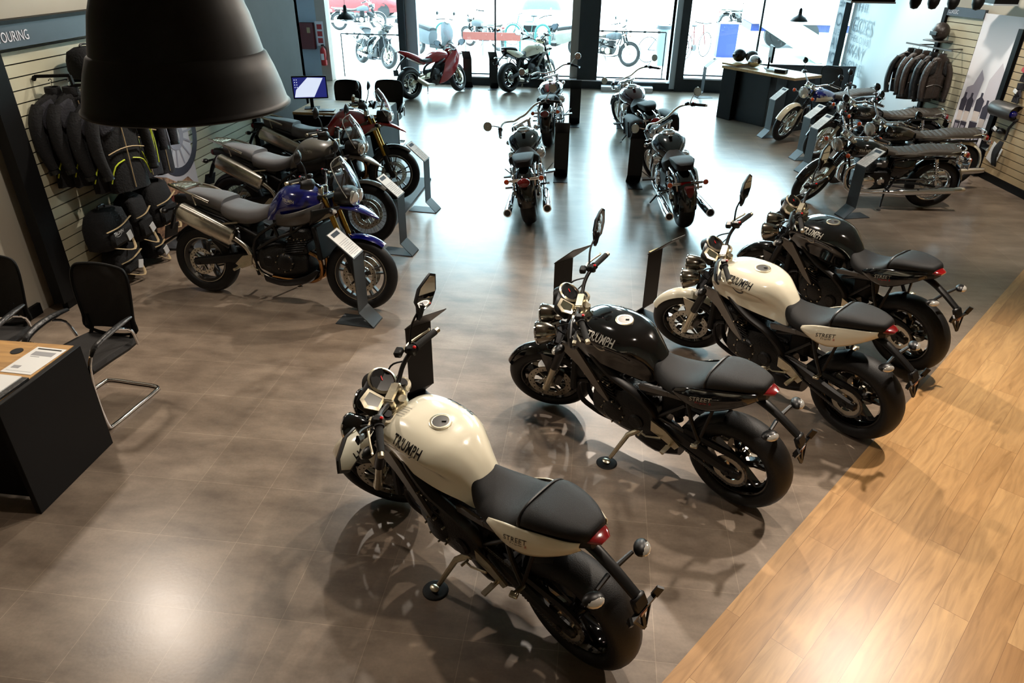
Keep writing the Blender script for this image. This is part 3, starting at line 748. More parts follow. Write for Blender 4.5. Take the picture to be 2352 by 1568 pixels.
    sc_ = t.build('windscreen', glass('screen_glass', (.93, .96, .97, 1), .12, .03), r, 60)
    t = MB(T)
    t.tube(spline([(1.50, .15, 1.03), (1.455, .165, 1.11), (1.40, .15, 1.21), (1.355, .10, 1.30), (1.40, 0, 1.355), (1.355, -.10, 1.30), (1.40, -.15, 1.21), (1.455, -.165, 1.11), (1.50, -.15, 1.03)], 5), .0035, 6)
    t.build('screen_edge', 'clear_lens', sc_)
    t = MB(T)
    for s in (-1, 1): t.tube([(1.42, s*.05, 1.10), (1.45, s*.06, 1.22)], .007, 6)
    t.box((1.35, 0, 1.16), (.03, .22, .10), rot=(0, .35, 0), ch=.015); t.cyl((1.325, .05, 1.165), (1.36, .05, 1.155), .045, 20); io = t.build('instrument_cluster', 'black_satin', r)
    t = MB(T); t.lathe([(0, 0), (.038, 0)], (1.322, .05, 1.167), (-.94, 0, .34), 20); t.add([(1.327, -.09, 1.13), (1.327, -.01, 1.13), (1.305, -.01, 1.20), (1.305, -.09, 1.20)], [(0, 1, 2, 3)]); t.build('display', 'dial_black', io)
    t = MB(T); t.surf([
        [(1.40, 0, .97), (1.40, .09, .965), (1.40, .12, .945), (1.40, .11, .93)],
        [(1.55, 0, .945), (1.55, .08, .94), (1.55, .10, .92), (1.55, .09, .905)],
        [(1.66, 0, .895), (1.66, .045, .89), (1.66, .055, .878), (1.66, .05, .865)],
        [(1.725, 0, .85), (1.725, .012, .848), (1.725, .016, .842), (1.725, .012, .838)]], 4, 3)
    t.build('beak', paint, r)
    # tank with shoulder panels
    t = MB(); t.surf([
        [(1.26, 0, 1.03), (1.26, .08, 1.025), (1.25, .13, .99), (1.25, .14, .93), (1.24, .12, .87)],
        [(1.17, 0, 1.085), (1.17, .11, 1.075), (1.16, .19, 1.03), (1.15, .21, .95), (1.14, .17, .85)],
        [(1.04, 0, 1.105), (1.04, .12, 1.095), (1.03, .20, 1.04), (1.02, .22, .94), (1.01, .17, .82)],
        [(.92, 0, 1.085), (.92, .10, 1.075), (.91, .17, 1.02), (.90, .185, .92), (.89, .15, .80)],
        [(.83, 0, 1.02), (.83, .075, 1.01), (.82, .12, .96), (.81, .14, .88), (.80, .13, .79)],
        [(.77, 0, .94), (.77, .05, .93), (.76, .09, .90), (.75, .11, .84), (.74, .11, .77)]], 5, 4)
    tk = t.build('fuel_tank', paint, r, 60); bv = t.bvh()
    c = MB(); c.lathe([(.052, -.01), (.052, .008), (.042, .012), (0, .013)], (1.03, 0, 1.104), (-.03, 0, 1), 22); c.build('fuel_cap', 'black_satin', tk)
    for s in (1, -1):
        o = Vector((1.12, .35, .955)) if s > 0 else Vector((.955, -.35, .985)); u = Vector((-s*.97, 0, .2 if s > 0 else -.2)); u = Vector((-.98, 0, -.12)) if s > 0 else Vector((.98, 0, -.12))
        put_text('TRIUMPH', 'decal_silver', tk, o, u, (0, 0, 1), .12, .028, bv, .002, .15, .02, 1.0, swoosh())
        t = MB()
        t.surf([[(1.30, s*.15, .99), (1.29, s*.175, .93), (1.28, s*.165, .86)], [(1.16, s*.225, .93), (1.16, s*.24, .88), (1.14, s*.20, .80)], [(1.00, s*.235, .88), (1.0, s*.24, .84), (.98, s*.19, .76)], [(.88, s*.19, .86), (.87, s*.19, .82), (.86, s*.165, .76)]], 4, 4, mirror=False)
        t.build('tank_trim', 'gun_metal' if paint != 'grey_paint' else 'black_satin', r, th=.012)
        t = MB(); t.surf([[(1.45, s*.13, .97), (1.45, s*.14, .955), (1.44, s*.135, .94)], [(1.36, s*.18, .955), (1.35, s*.19, .92), (1.32, s*.18, .87)], [(1.22, s*.215, .93), (1.22, s*.22, .86), (1.18, s*.19, .79)]], 4, 3, mirror=False)
        t.build('side_cowl', trim if paint != 'red_paint' else paint, r, th=.012)
        t = MB(); t.prism([(1.40, .92), (1.42, .90), (1.20, .80), (1.16, .83)], s*.18, s*.19); t.build('cowl_blade', 'alloy', r)
        signal(r, (1.40, s*.12, .93), (1.41, s*.21, .93), lens='clear_lens', d=(1, 0, 0), T=T)
        signal(r, (-.20, s*.06, .80), (-.21, s*.16, .80), lens='clear_lens', d=(-1, 0, 0))
    # seats
    t = MB(); t.surf([
        [(.80, 0, .955), (.80, .045, .95), (.79, .075, .92), (.78, .09, .87), (.78, .085, .83)],
        [(.70, 0, .885), (.70, .08, .88), (.69, .12, .85), (.68, .13, .80), (.67, .11, .76)],
        [(.58, 0, .86), (.58, .11, .857), (.57, .155, .83), (.56, .165, .78), (.55, .13, .73)],
        [(.45, 0, .868), (.45, .13, .865), (.44, .17, .84), (.43, .175, .79), (.42, .14, .74)],
        [(.36, 0, .89), (.36, .13, .885), (.35, .165, .86), (.345, .165, .81), (.34, .13, .76)],
        [(.315, 0, .90), (.315, .11, .897), (.31, .145, .87), (.305, .145, .82), (.30, .12, .77)]], 4, 3)
    t.build('rider_seat', seat, r, 60)
    t = MB(); t.surf([
        [(.33, 0, .935), (.33, .10, .93), (.325, .145, .90), (.32, .15, .85), (.32, .12, .80)],
        [(.22, 0, .955), (.22, .11, .95), (.22, .145, .93), (.22, .145, .88), (.22, .12, .83)],
        [(.08, 0, .968), (.08, .095, .965), (.08, .125, .945), (.08, .125, .90), (.08, .10, .86)],
        [(-.06, 0, .975), (-.06, .08, .972), (-.06, .10, .955), (-.06, .10, .92), (-.06, .08, .88)]], 4, 3)
    t.build('pillion_seat', seat, r, 60)
    t = MB(); t.surf([
        [(.55, 0, .74), (.55, .10, .735), (.55, .10, .66), (.55, 0, .65)], [(.25, 0, .82), (.25, .11, .81), (.25, .10, .74), (.25, 0, .73)],
        [(-.06, 0, .90), (-.06, .08, .89), (-.06, .08, .83), (-.06, 0, .82)], [(-.22, 0, .91), (-.22, .05, .90), (-.22, .05, .84), (-.22, 0, .83)]], 3, 3)
    t.build('undertail', 'black_satin', r)
    # luggage rack and grab rails
    t = MB()
    for s in (-1, 1):
        t.tube([(.20, s*.15, .90), (.05, s*.165, .96), (-.12, s*.13, .995), (-.25, s*.06, 1.005)], .012, 8, sm=4)
        t.tube([(.05, s*.165, .96), (.06, s*.14, .86)], .009, 7)
    t.prism([(-.05, -.11), (-.05, .11), (-.22, .075), (-.275, .035), (-.275, -.035), (-.22, -.075)], .985, 1.0, f=lambda a, b_, d: (a, d, b_))
    for k in range(4): t.bar((-.08-.04*k, -.08+.01*k, 1.004), (-.08-.04*k, .08-.01*k, 1.004), .014, .008)
    t.build('luggage_rack', 'steel', r)
    t = MB(); t.box((-.235, 0, .87), (.05, .12, .06), ch=.015); t.build('tail_light', 'red_lens', r)
    t = MB(); t.tube([(-.18, 0, .84), (-.28, 0, .72), (-.34, 0, .58)], [.05, .04, .03], 8, sm=3, flat=.4); t.box((-.35, 0, .56), (.012, .18, .13), rot=(0, .25, 0), ch=.004); t.build('rear_mudguard', 'black_satin', r)
    # exhaust on the right
    t = MB(); a = Vector((.43, -.175, .60)); b_ = Vector((-.06, -.215, .82)); d = (b_-a).normalized(); sd = Vector((0, 1, 0)); up = d.cross(sd).normalized()*-1
    rg = []
    for k, sc in ((0, .75), (.03, 1), (.5, 1.05), (.97, 1), (1.0, .8)):
        p = a.lerp(b_, k); rg.append([p+sd*math.copysign(abs(math.cos(q))**.8, math.cos(q))*.058*sc+up*math.copysign(abs(math.sin(q))**.7, math.sin(q))*.082*sc for q in [2*PI*i/22 for i in range(22)]])
    t.rings(rg); so = t.build('silencer', 'steel', r)
    t = MB(); t.rings([[p+(q-p)*1 for q in rg[4] for p in [b_]], [b_+d*.02+(q-b_)*.85 for q in rg[4]]]); t.cyl(b_+d*.015-up*.02, b_+d*.04-up*.02, .03, 14); t.build('silencer_cap', 'black_satin', so)
    t = MB(); t.bar(a.lerp(b_, .55)+Vector((0, -.05, .0))+up*-.05, a.lerp(b_, .55)+Vector((0, -.05, 0))+up*.07, .03, .006, up=(0, 1, 0)); t.bar(a.lerp(b_, .25)+up*.08, a.lerp(b_, .02)+up*.16, .03, .012); t.build('silencer_bracket', 'alloy', so)
    t = MB(); t.tube([(.43, -.17, .60), (.52, -.15, .52), (.56, -.13, .40), (.60, -.10, .28), (.68, -.06, .22)], .024, 10, sm=4); t.build('link_pipe', 'steel', r)
    # trellis frame
    for s in (-1, 1):
        t = MB()
        for P in ([(1.20, .06, .98), (1.0, .14, .86), (.80, .16, .74), (.62, .15, .60), (.58, .13, .40), (.60, .12, .26)], [(1.18, .06, .88), (1.02, .14, .72), (.80, .165, .62), (.64, .15, .52)], [(1.0, .14, .86), (.98, .15, .70)], [(.82, .16, .75), (.86, .165, .64)], [(.66, .14, .62), (.40, .12, .72), (.10, .10, .80), (-.10, .07, .86)], [(.56, .12, .45), (.34, .13, .60), (.14, .12, .78)]):
            t.tube([(a_, s*b2, c_) for a_, b2, c_ in P], .015, 7, sm=3)
        t.build('frame_tubes', 'black_satin', r)
        t = MB(); t.tube([(.62, s*.075, .42), (.50, s*.11, .42), (.20, s*.13, .37), (-.04, s*.125, .325)], [.03, .034, .028, .024], 8, sm=4, flat=1.5); t.cyl((0, s*.09, .32), (0, s*.155, .32), .018, 12); t.build('swingarm', 'black_satin', r)
        t = MB(); t.prism([(.58, .46), (.48, .44), (.40, .36), (.46, .32), (.56, .36)], s*.155, s*.168); t.cyl((.45, s*.16, .34), (.45, s*.27, .34), .013, 10); t.tube([(.56, s*.18, .35), (.64, s*.19, .33)], .006, 6); t.build('foot_peg', 'alloy', r)
        t = MB(); t.tube([(.30, s*.12, .72), (.20, s*.17, .58), (.34, s*.15, .50)], .010, 7); t.cyl((.20, s*.165, .56), (.20, s*.25, .57), .012, 10); t.build('pillion_peg', 'gun_metal', r)
    chain_set(r, 0, .32, .11, .60, .43, .035, .11)
    arc_fender(r, 0, .32, .345, .13, 40, 150, 'black_satin', name='rear_hugger', drop=.04)
    shock(r, (.50, 0, .42), (.56, 0, .70), .035, 'dark_metal')
    engine_naked(r, .62, 1.10, .27, .74, .18)
    t = MB(); t.box((1.22, 0, .62), (.05, .32, .30), rot=(0, -.15, 0), ch=.01); t.build('radiator', 'black_matte', r)
    headers(r, 1.12, .52, 'copper_pipe', 3, .11, .22, .70, .02)
    t = MB(); t.surf([[(1.20, 0, .34), (1.20, .10, .35), (1.18, .13, .37)], [(1.08, 0, .22), (1.08, .12, .24), (1.06, .16, .30)], [(.85, 0, .17), (.85, .12, .18), (.85, .16, .25)], [(.66, 0, .19), (.66, .11, .20), (.66, .14, .27)]], 4, 3, mirror=False)
    t.surf([[(1.20, 0, .34), (1.20, -.10, .35), (1.18, -.13, .37)], [(1.08, 0, .22), (1.08, -.12, .24), (1.06, -.16, .30)], [(.85, 0, .17), (.85, -.12, .18), (.85, -.16, .25)], [(.66, 0, .19), (.66, -.11, .20), (.66, -.14, .27)]], 4, 3, mirror=False)
    t.build('skid_plate', 'dark_metal', r, th=.006)
    t = MB(); t.cyl((.72, -.07, .235), (1.0, -.10, .235), .036, 14); t.cyl((.70, -.03, .235), (.98, -.0, .235), .03, 12); t.build('collector_box', 'copper_pipe', r)
    t = MB(); t.box((.95, 0, .80), (.34, .26, .14), ch=.03); t.box((.50, 0, .60), (.18, .18, .24), ch=.03); t.build('airbox', 'black_matte', r)
    side_stand(r, lean, .66, .13, .26, .76, .30)
    return r

# ---------------------------------------------------------------- classic twin
def classic_bike(x, y, hd, tank='black_gloss', lean=.12, steer=.35, fender='black_gloss', rear='black_gloss', seat='seat_brown', tank2=None, name='classic_motorcycle', lite=False):
    r = empty(name, (x, y, .002), hd, -lean)
    T = steer_m(Vector((1.18, 0, .85)), math.radians(27), steer)
    tire(r, 0, .32, .125, .22, name='rear_tire'); tire(r, 1.50, .325, .10, .235, T, name='front_tire')
    wire_wheel(r, 0, .32, .125, .22, name='rear_wheel'); wire_wheel(r, 1.50, .325, .10, .235, T, name='front_wheel')
    disc(r, 1.50, .325, .06, .15, T, holes=not lite); disc(r, 0, .32, -.075, .12, holes=False)
    for s in (-1, 1):
        f = MB(T); f.cyl((1.50, s*.088, .31), (1.36, s*.088, .585), .027, 12); f.build('fork_slider', 'alloy', r)
        f = MB(T); f.lathe([(.026, 0)]+[(.026+.007*(k % 2), .010*k+.01) for k in range(16)]+[(.022, .18)], (1.362, s*.088, .58), (-.45, 0, .89), 12); f.cyl((1.29, s*.088, .73), (1.20, s*.088, .91), .021, 10); f.build('fork_gaiter', 'rubber', r)
    arc_fender(r, 1.50, .325, .35, .115, 20, 200, fender, T, 'front_fender', drop=.03)
    arc_fender(r, 0, .32, .355, .16, 5, 150, rear, None, 'rear_fender', drop=.04) if False else arc_fender(r, 0, .32, .355, .16, 30, 195, rear, None, 'rear_fender', drop=.04)
    c = MB(T); c.box((1.21, 0, .90), (.07, .23, .03), ch=.012); c.build('top_clamp', 'alloy', r); c = MB(T); c.box((1.25, 0, .78), (.07, .22, .03), ch=.012); c.build('lower_clamp', 'alloy', r)
    handlebar(r, T, [(1.20, 0, .955), (1.20, .09, .96), (1.17, .20, 1.02), (1.10, .29, 1.04), (.99, .37, 1.01)], m='chrome', sw=True, lev_m='chrome')
    for s in (-1, 1): mirror_round(r, T, (1.12, s*.27, 1.05), (1.08, s*.36, 1.20), r=.05, m='black_gloss')
    c = MB(T); c.lathe([(0, -.13), (.04, -.125), (.075, -.09), (.09, -.03), (.092, 0), (.086, .004)], (1.365, 0, .84), (.99, 0, -.12), 26); c.bar((1.30, -.10, .83), (1.30, .10, .83), .03, .03); ho = c.build('headlight', 'black_gloss', r)
    c = MB(T); c.lathe([(.090, 0), (.096, .004), (.092, .014), (.084, .014)], (1.365, 0, .84), (.99, 0, -.12), 28); c.build('headlight_rim', 'chrome', ho)
    c = MB(T); c.lathe([(.084, .012), (.06, .024), (.03, .03), (0, .032)], (1.365, 0, .84), (.99, 0, -.12), 24); c.build('headlight_lens', 'clear_lens', ho)
    for s in (-1, 1):
        c = MB(T); c.lathe([(0, -.05), (.03, -.045), (.04, 0), (.043, .004), (.038, .006), (0, .006)], (1.235, s*.055, .965), (-.5, 0, .87), 18); c.build('gauge', 'chrome', r)
        signal(r, (1.33, s*.10, .80), (1.345, s*.19, .80), 'chrome', 'orange_lens', 'round', T, (1, 0, 0)); signal(r, (-.24, s*.06, .70), (-.26, s*.17, .70), 'chrome', 'orange_lens', 'round', None, (-1, 0, 0))
    t = MB(); t.surf([
        [(1.17, 0, .80), (1.17, .04, .795), (1.17, .07, .77), (1.17, .07, .73), (1.17, .05, .70)],
        [(1.12, 0, .845), (1.12, .08, .835), (1.12, .13, .79), (1.12, .135, .73), (1.11, .11, .68)],
        [(1.0, 0, .865), (1.0, .095, .855), (1.0, .152, .80), (1.0, .155, .73), (.99, .12, .675)],
        [(.86, 0, .85), (.86, .085, .84), (.86, .135, .79), (.86, .14, .73), (.85, .11, .675)],
        [(.74, 0, .81), (.74, .06, .80), (.74, .09, .77), (.74, .10, .72), (.73, .08, .675)],
        [(.67, 0, .765), (.67, .035, .76), (.67, .05, .74), (.67, .05, .71), (.67, .04, .68)]], 4, 4)
    tk = t.build('fuel_tank', tank, r, 60); bv = t.bvh()
    c = MB(); c.lathe([(.04, -.01), (.04, .012), (.03, .02), (0, .022)], (.98, 0, .865), (0, 0, 1), 20); c.build('fuel_cap', 'chrome', tk)
    if not lite:
        for s in (1, -1): put_text('TRIUMPH', 'decal_silver', tk, (1.08, .3, .76) if s > 0 else (.90, -.3, .76), (-s, 0, 0), (0, 0, 1), .16, .034, bv, .002, .1, .02, 1.0, swoosh())
    if tank2:
        for s in (1, -1):
            c = MB(); c.surf([[(1.13, s*.137, .76), (1.13, s*.14, .72), (1.12, s*.118, .685)], [(1.0, s*.161, .77), (1.0, s*.160, .73), (.99, s*.126, .68)], [(.86, s*.144, .765), (.86, s*.145, .72), (.85, s*.115, .68)], [(.75, s*.100, .75), (.75, s*.105, .72), (.74, s*.085, .68)]], 4, 4, mirror=False); c.build('tank_panel', tank2, tk, 60)
    rows = []
    for i in range(41):
        u = i/40; xx = .70-.86*u; zt = .775+.035*math.cos(min(1, u*1.6)*PI)+.02*max(0, (.25-u)*4)*0; zt = .782+.024*math.tanh((u-.45)*8)+.03*max(0, .15-u)*4; rib = -.010 if (i % 3 == 0 and .12 < u < .93) else 0; hw = (.085+.05*min(1, u*3.5))*(1-.25*max(0, u-.85)*4)
        rows.append([(xx, 0, zt+rib), (xx, hw*.75, zt-.002+rib), (xx, hw, zt-.025), (xx, hw*.96, zt-.07), (xx, 0, zt-.075)])
    t = MB(); t.surf(rows, 1, 3); so = t.build('seat', seat, r, 30)
    t = MB()
    for s in (-1, 1): t.tube([(.62, s*.118, .735), (.3, s*.142, .74), (0, s*.142, .745), (-.15, s*.11, .745)], .004, 6, sm=3)
    t.build('seat_piping', 'chrome', so)
    t = MB(); t.tube([(-.02, .13, .77), (-.20, .11, .80), (-.24, 0, .81), (-.20, -.11, .80), (-.02, -.13, .77)], .009, 8, sm=4); t.build('grab_rail', 'chrome', r)
    t = MB(); t.box((-.30, 0, .70), (.06, .08, .08), ch=.02); to = t.build('tail_light', 'red_lens', r); t = MB(); t.box((-.27, 0, .71), (.05, .06, .06), ch=.01); t.box((-.34, 0, .60), (.012, .16, .12), ch=.004); t.build('lamp_bracket', 'chrome', to)
    for s in (-1, 1):
        shock(r, (.02, s*.14, .36), (.12, s*.145, .70), .03, 'chrome')
        t = MB()
        for P in ([(1.17, .04, .74), (1.10, .09, .50), (1.05, .11, .26), (.70, .12, .22), (.56, .12, .30), (.50, .12, .60)], [(.66, .10, .70), (.30, .13, .69), (-.12, .12, .70)], [(.56, .10, .36), (.28, .12, .36), (0, .11, .32)]): t.tube([(a_, s*b2, c_) for a_, b2, c_ in P], .015, 7, sm=4)
        t.build('frame_tubes', 'black_satin', r)
        t = MB(); t.surf([[(.60, s*.10, .64), (.60, s*.13, .56), (.60, s*.10, .44)], [(.48, s*.12, .66), (.48, s*.155, .55), (.48, s*.12, .42)], [(.34, s*.11, .66), (.34, s*.13, .58), (.34, s*.11, .52)]], 4, 4, mirror=False); t.build('side_panel', tank if not lite else 'black_gloss', r, th=.01)
        t = MB(); t.tube([(1.02, s*.06, .56), (1.12, s*.09, .52), (1.14, s*.12, .40), (1.08, s*.15, .27), (.85, s*.16, .24), (.60, s*.165, .25)], .020, 10, sm=5); t.build('exhaust_header', 'chrome', r)
        t = MB(); t.tube([(.62, s*.165, .25), (.50, s*.17, .255), (.40, s*.175, .262), (-.10, s*.18, .30), (-.30, s*.18, .315), (-.34, s*.18, .32)], [.022, .030, .042, .045, .036, .022], 16, sm=4); t.build('silencer', 'chrome', r)
        t = MB(); t.cyl((.62, s*.13, .30), (.62, s*.27, .31), .013, 10); t.cyl((.22, s*.15, .38), (.20, s*.25, .39), .012, 10); t.build('foot_peg', 'rubber', r)
        t = MB(); t.lathe([(0, .165), (.06, .165), (.085, .15), (.09, .10)], (.86, 0, .36), (0, s, 0), 24); t.lathe([(0, .15), (.04, .15), (.055, .13), (.06, .10)], (.70, 0, .38), (0, s, 0), 20); t.build('engine_cover', 'chrome' if not lite else 'alloy', r)
    t = MB(); t.surf([[(.58, 0, .50), (.58, .10, .48), (.58, .11, .36), (.58, .08, .27), (.58, 0, .26)], [(.78, 0, .52), (.78, .12, .49), (.78, .14, .36), (.78, .10, .25), (.78, 0, .24)], [(1.0, 0, .46), (1.0, .09, .44), (1.0, .11, .36), (1.0, .08, .28), (1.0, 0, .27)]], 3, 3)
    for i in range(9): t.box((.90, 0, .49+i*.018), (.20, .25, .008), ch=.002)
    t.box((.90, 0, .56), (.14, .20, .16), ch=.01); t.box((.90, 0, .67), (.16, .22, .05), ch=.015); t.build('engine', 'engine_black', r)
    t = MB(); t.box((.70, 0, .58), (.10, .20, .10), ch=.02); t.cyl((.74, .09, .58), (.80, .09, .58), .03, 12); t.cyl((.74, -.09, .58), (.80, -.09, .58), .03, 12); t.build('carburettor', 'gun_metal', r)
    chain_set(r, 0, .32, .09, .62, .36, .035, .10)
    side_stand(r, lean, .60, .12, .26, .66, .25)
    return r

# ---------------------------------------------------------------- cruiser
def cruiser_bike(x, y, hd, paint='black_gloss', lean=.15, steer=.55, bags=False, stripes=False, lamp='round', ap='black', name='cruiser_motorcycle', rear='black_gloss'):
    r = empty(name, (x, y, .002), hd, -lean)
    T = steer_m(Vector((1.22, 0, .85)), math.radians(31), steer)
    tire(r, 0, .33, .18, .215, name='rear_tire'); tire(r, 1.62, .33, .13, .235, T, name='front_tire')
    cast_wheel(r, 0, .33, .18, .215, m='black_gloss', n=5, name='rear_wheel'); wire_wheel(r, 1.62, .33, .13, .235, T, name='front_wheel')
    disc(r, 1.62, .33, .065, .155, T, holes=False)
    for s in (-1, 1):
        f = MB(T); f.cyl((1.62, s*.105, .31), (1.46, s*.105, .57), .030, 12); f.build('fork_slider', 'chrome', r)
        f = MB(T); f.cyl((1.46, s*.105, .57), (1.235, s*.105, .93), .024, 12); f.build('fork_tube', 'chrome', r)
    arc_fender(r, 1.62, .33, .36, .15, 20, 190, paint, T, 'front_fender', drop=.05)
    arc_fender(r, 0, .33, .37, .22, 35, 185, rear, None, 'rear_fender', drop=.07)
    c = MB(T); c.box((1.23, 0, .93), (.08, .27, .03), ch=.012); c.build('top_clamp', 'chrome', r); c = MB(T); c.box((1.30, 0, .79), (.08, .26, .03), ch=.012); c.build('lower_clamp', 'chrome', r)
    handlebar(r, T, [(1.22, 0, 1.0), (1.22, .09, 1.0), (1.16, .24, 1.06), (1.05, .36, 1.05), (.90, .45, 1.0)], m='chrome', r=.013, lev_m='chrome')
    for s in (-1, 1): mirror_round(r, T, (1.06, s*.35, 1.06), (1.05, s*.50, 1.15), r=.055, m='chrome', face=(-1, 0, .15))
    c = MB(T); c.lathe([(0, -.15), (.05, -.14), (.085, -.09), (.098, -.02), (.10, 0), (.093, .006)], (1.44, 0, .82), (.99, 0, -.1), 26); c.bar((1.36, -.10, .82), (1.36, .10, .82), .04, .03); ho = c.build('headlight', 'chrome', r)
    c = MB(T); c.lathe([(.093, .004), (.07, .02), (.03, .028), (0, .03)], (1.44, 0, .82), (.99, 0, -.1), 24); c.build('headlight_lens', 'clear_lens', ho)
    for s in (-1, 1):
        signal(r, (1.38, s*.10, .74), (1.40, s*.22, .74), 'chrome', 'orange_lens', 'round', T, (1, 0, 0)); signal(r, (-.24, s*.05, .60), (-.26, s*.20, .60), 'chrome', 'orange_lens', 'round', None, (-1, 0, 0))
    t = MB(); t.surf([
        [(1.22, 0, .82), (1.22, .05, .815), (1.22, .09, .79), (1.22, .09, .73), (1.22, .06, .69)],
        [(1.14, 0, .875), (1.14, .10, .86), (1.14, .17, .80), (1.14, .18, .72), (1.13, .14, .66)],
        [(1.0, 0, .89), (1.0, .125, .875), (1.0, .205, .81), (1.0, .21, .72), (.99, .16, .65)],
        [(.84, 0, .865), (.84, .11, .85), (.84, .175, .79), (.84, .175, .71), (.83, .13, .645)],
        [(.70, 0, .80), (.70, .07, .79), (.70, .11, .75), (.70, .11, .69), (.69, .09, .645)],
        [(.60, 0, .73), (.60, .03, .725), (.60, .05, .71), (.60, .05, .68), (.60, .04, .65)]], 4, 4)
    tk = t.build('fuel_tank', paint, r, 60)
    if stripes:
        bv = t.bvh()
        for s in (-1, 1):
            vs = []; fs = []
            for i in range(15):
                for j in range(3):
                    px = 1.19-.54*i/14; py = s*(.012+.070*(j/2)); hit = bv.ray_cast(Vector((px, py, 1.2)), Vector((0, 0, -1)))
                    p = hit[0] if hit[0] is not None else Vector((px, py, .8)); vs.append(p+Vector((0, 0, .002)))
                    if i and j: k = i*3+j; fs.append((k-4, k-3, k, k-1))
            c = MB(); c.add(vs, fs); c.build('tank_stripe', 'stripe_red', tk)
    kc = .55 if stripes else 1; c = MB(); c.lathe([(.085*kc, -.03), (.085*kc, .012), (.07*kc, .022), (0, .026)], (.98, 0, .885), (-.06, 0, 1), 24); c.box((.85, 0, .872), (.16, .05*kc, .02), rot=(0, .25, 0), ch=.008); go = c.build('tank_console', 'chrome', tk)
    c = MB(); c.lathe([(.062*kc, .0), (.058*kc, .003), (0, .004)], (.99, 0, .910), (-.06, 0, 1), 22); c.build('dial', 'lcd', go)
    t = MB(); t.surf([
        [(.66, 0, .765), (.66, .04, .76), (.66, .07, .73), (.66, .06, .68)], [(.55, 0, .725), (.55, .10, .72), (.55, .145, .69), (.55, .13, .64)],
        [(.40, 0, .705), (.40, .14, .705), (.40, .185, .68), (.40, .165, .61)], [(.27, 0, .735), (.27, .15, .735), (.27, .185, .71), (.27, .165, .62)], [(.20, 0, .775), (.20, .12, .77), (.20, .145, .74), (.20, .13, .66)], [(.18, 0, .76), (.18, .10, .755), (.18, .12, .73), (.18, .11, .67)]], 4, 3)
    t.build('rider_seat', 'seat_black', r, 60)
    t = MB(); t.surf([[(.21, 0, .795), (.21, .10, .79), (.21, .13, .77), (.21, .11, .71)], [(.06, 0, .81), (.06, .10, .805), (.06, .125, .785), (.06, .11, .72)], [(-.10, 0, .80), (-.10, .08, .797), (-.10, .10, .78), (-.10, .09, .71)], [(-.16, 0, .78), (-.16, .05, .775), (-.16, .06, .765), (-.16, .05, .72)]], 4, 3)
    t.build('pillion_seat', 'seat_black', r, 60)
    if lamp == 'round':
        t = MB(); t.sph((-.375, 0, .60), (.05, .075, .055), 18); t.build('tail_light', 'red_lens', r)
    else:
        t = MB(); t.surf([[(-.36, 0, .60), (-.36, .05, .60), (-.36, .06, .56), (-.385, .03, .49), (-.39, 0, .47)], [(-.40, 0, .59), (-.40, .035, .585), (-.40, .045, .55), (-.41, .02, .49), (-.41, 0, .48)]], 3, 3); t.build('tail_light', 'red_lens', r)
    t = MB(); t.bar((-.24, -.17, .60), (-.24, .17, .60), .02, .03); t.build('signal_bar', 'chrome', r)
    for s in (-1, 1):
        t = MB(); t.tube([(.12, s*.13, .69), (-.08, s*.125, .68), (-.20, s*.12, .62), (-.26, s*.118, .52)], [.018, .018, .014, .010], 8, sm=4, flat=.6); t.build('fender_strut', 'chrome', r)
        shock(r, (.0, s*.145, .35), (.10, s*.15, .66), .03, 'chrome')
        t = MB(); t.tube([(1.05, s*.08, .56), (1.16, s*.13, .50), (1.15, s*.17, .36), (1.0, s*.19, .25), (.60, s*.195, .24), (.40, s*.2, .245)], .024, 10, sm=5); t.build('exhaust_header', 'chrome', r)
        t = MB(); t.tube([(.45, s*.20, .245), (.30, s*.21, .25), (-.20, s*.225, .27), (-.40, s*.23, .28)], [.028, .046, .050, .048], 18, sm=3); so = t.build('silencer', 'chrome', r)
        t = MB(); t.lathe([(0, 0), (.036, 0)], (-.402, s*.23, .2805), (-1, 0, .05), 16); t.build('silencer_outlet', 'dial_black', so)
        t = MB()
        for P in ([(1.20, .05, .78), (1.16, .09, .50), (1.10, .12, .24), (.70, .14, .20), (.45, .14, .30)], [(.60, .10, .64), (.30, .14, .62), (-.10, .13, .60)], [(.50, .13, .36), (.20, .14, .35), (0, .13, .33)]): t.tube([(a_, s*b2, c_) for a_, b2, c_ in P], .018, 7, sm=4)
        t.build('frame_tubes', 'black_gloss', r)
        t = MB(); t.bar((1.02, s*.18, .30), (1.02, s*.34, .31), .10, .02); t.tube([(.98, s*.18, .28), (1.12, s*.32, .38)], .007, 6); t.build('foot_board', 'gun_metal', r)
        t = MB(); t.cyl((.24, s*.16, .38), (.22, s*.27, .39), .014, 10); t.build('pillion_peg', 'chrome', r)
        t = MB(); t.lathe([(0, .20), (.07, .20), (.10, .18), (.105, .12)], (.80, 0, .38), (0, s, 0), 26); t.lathe([(0, .22), (.05, .22), (.065, .20), (.065, .12)], (.84, 0, .60), (0, s, 0), 22); t.build('engine_cover', 'chrome', r)
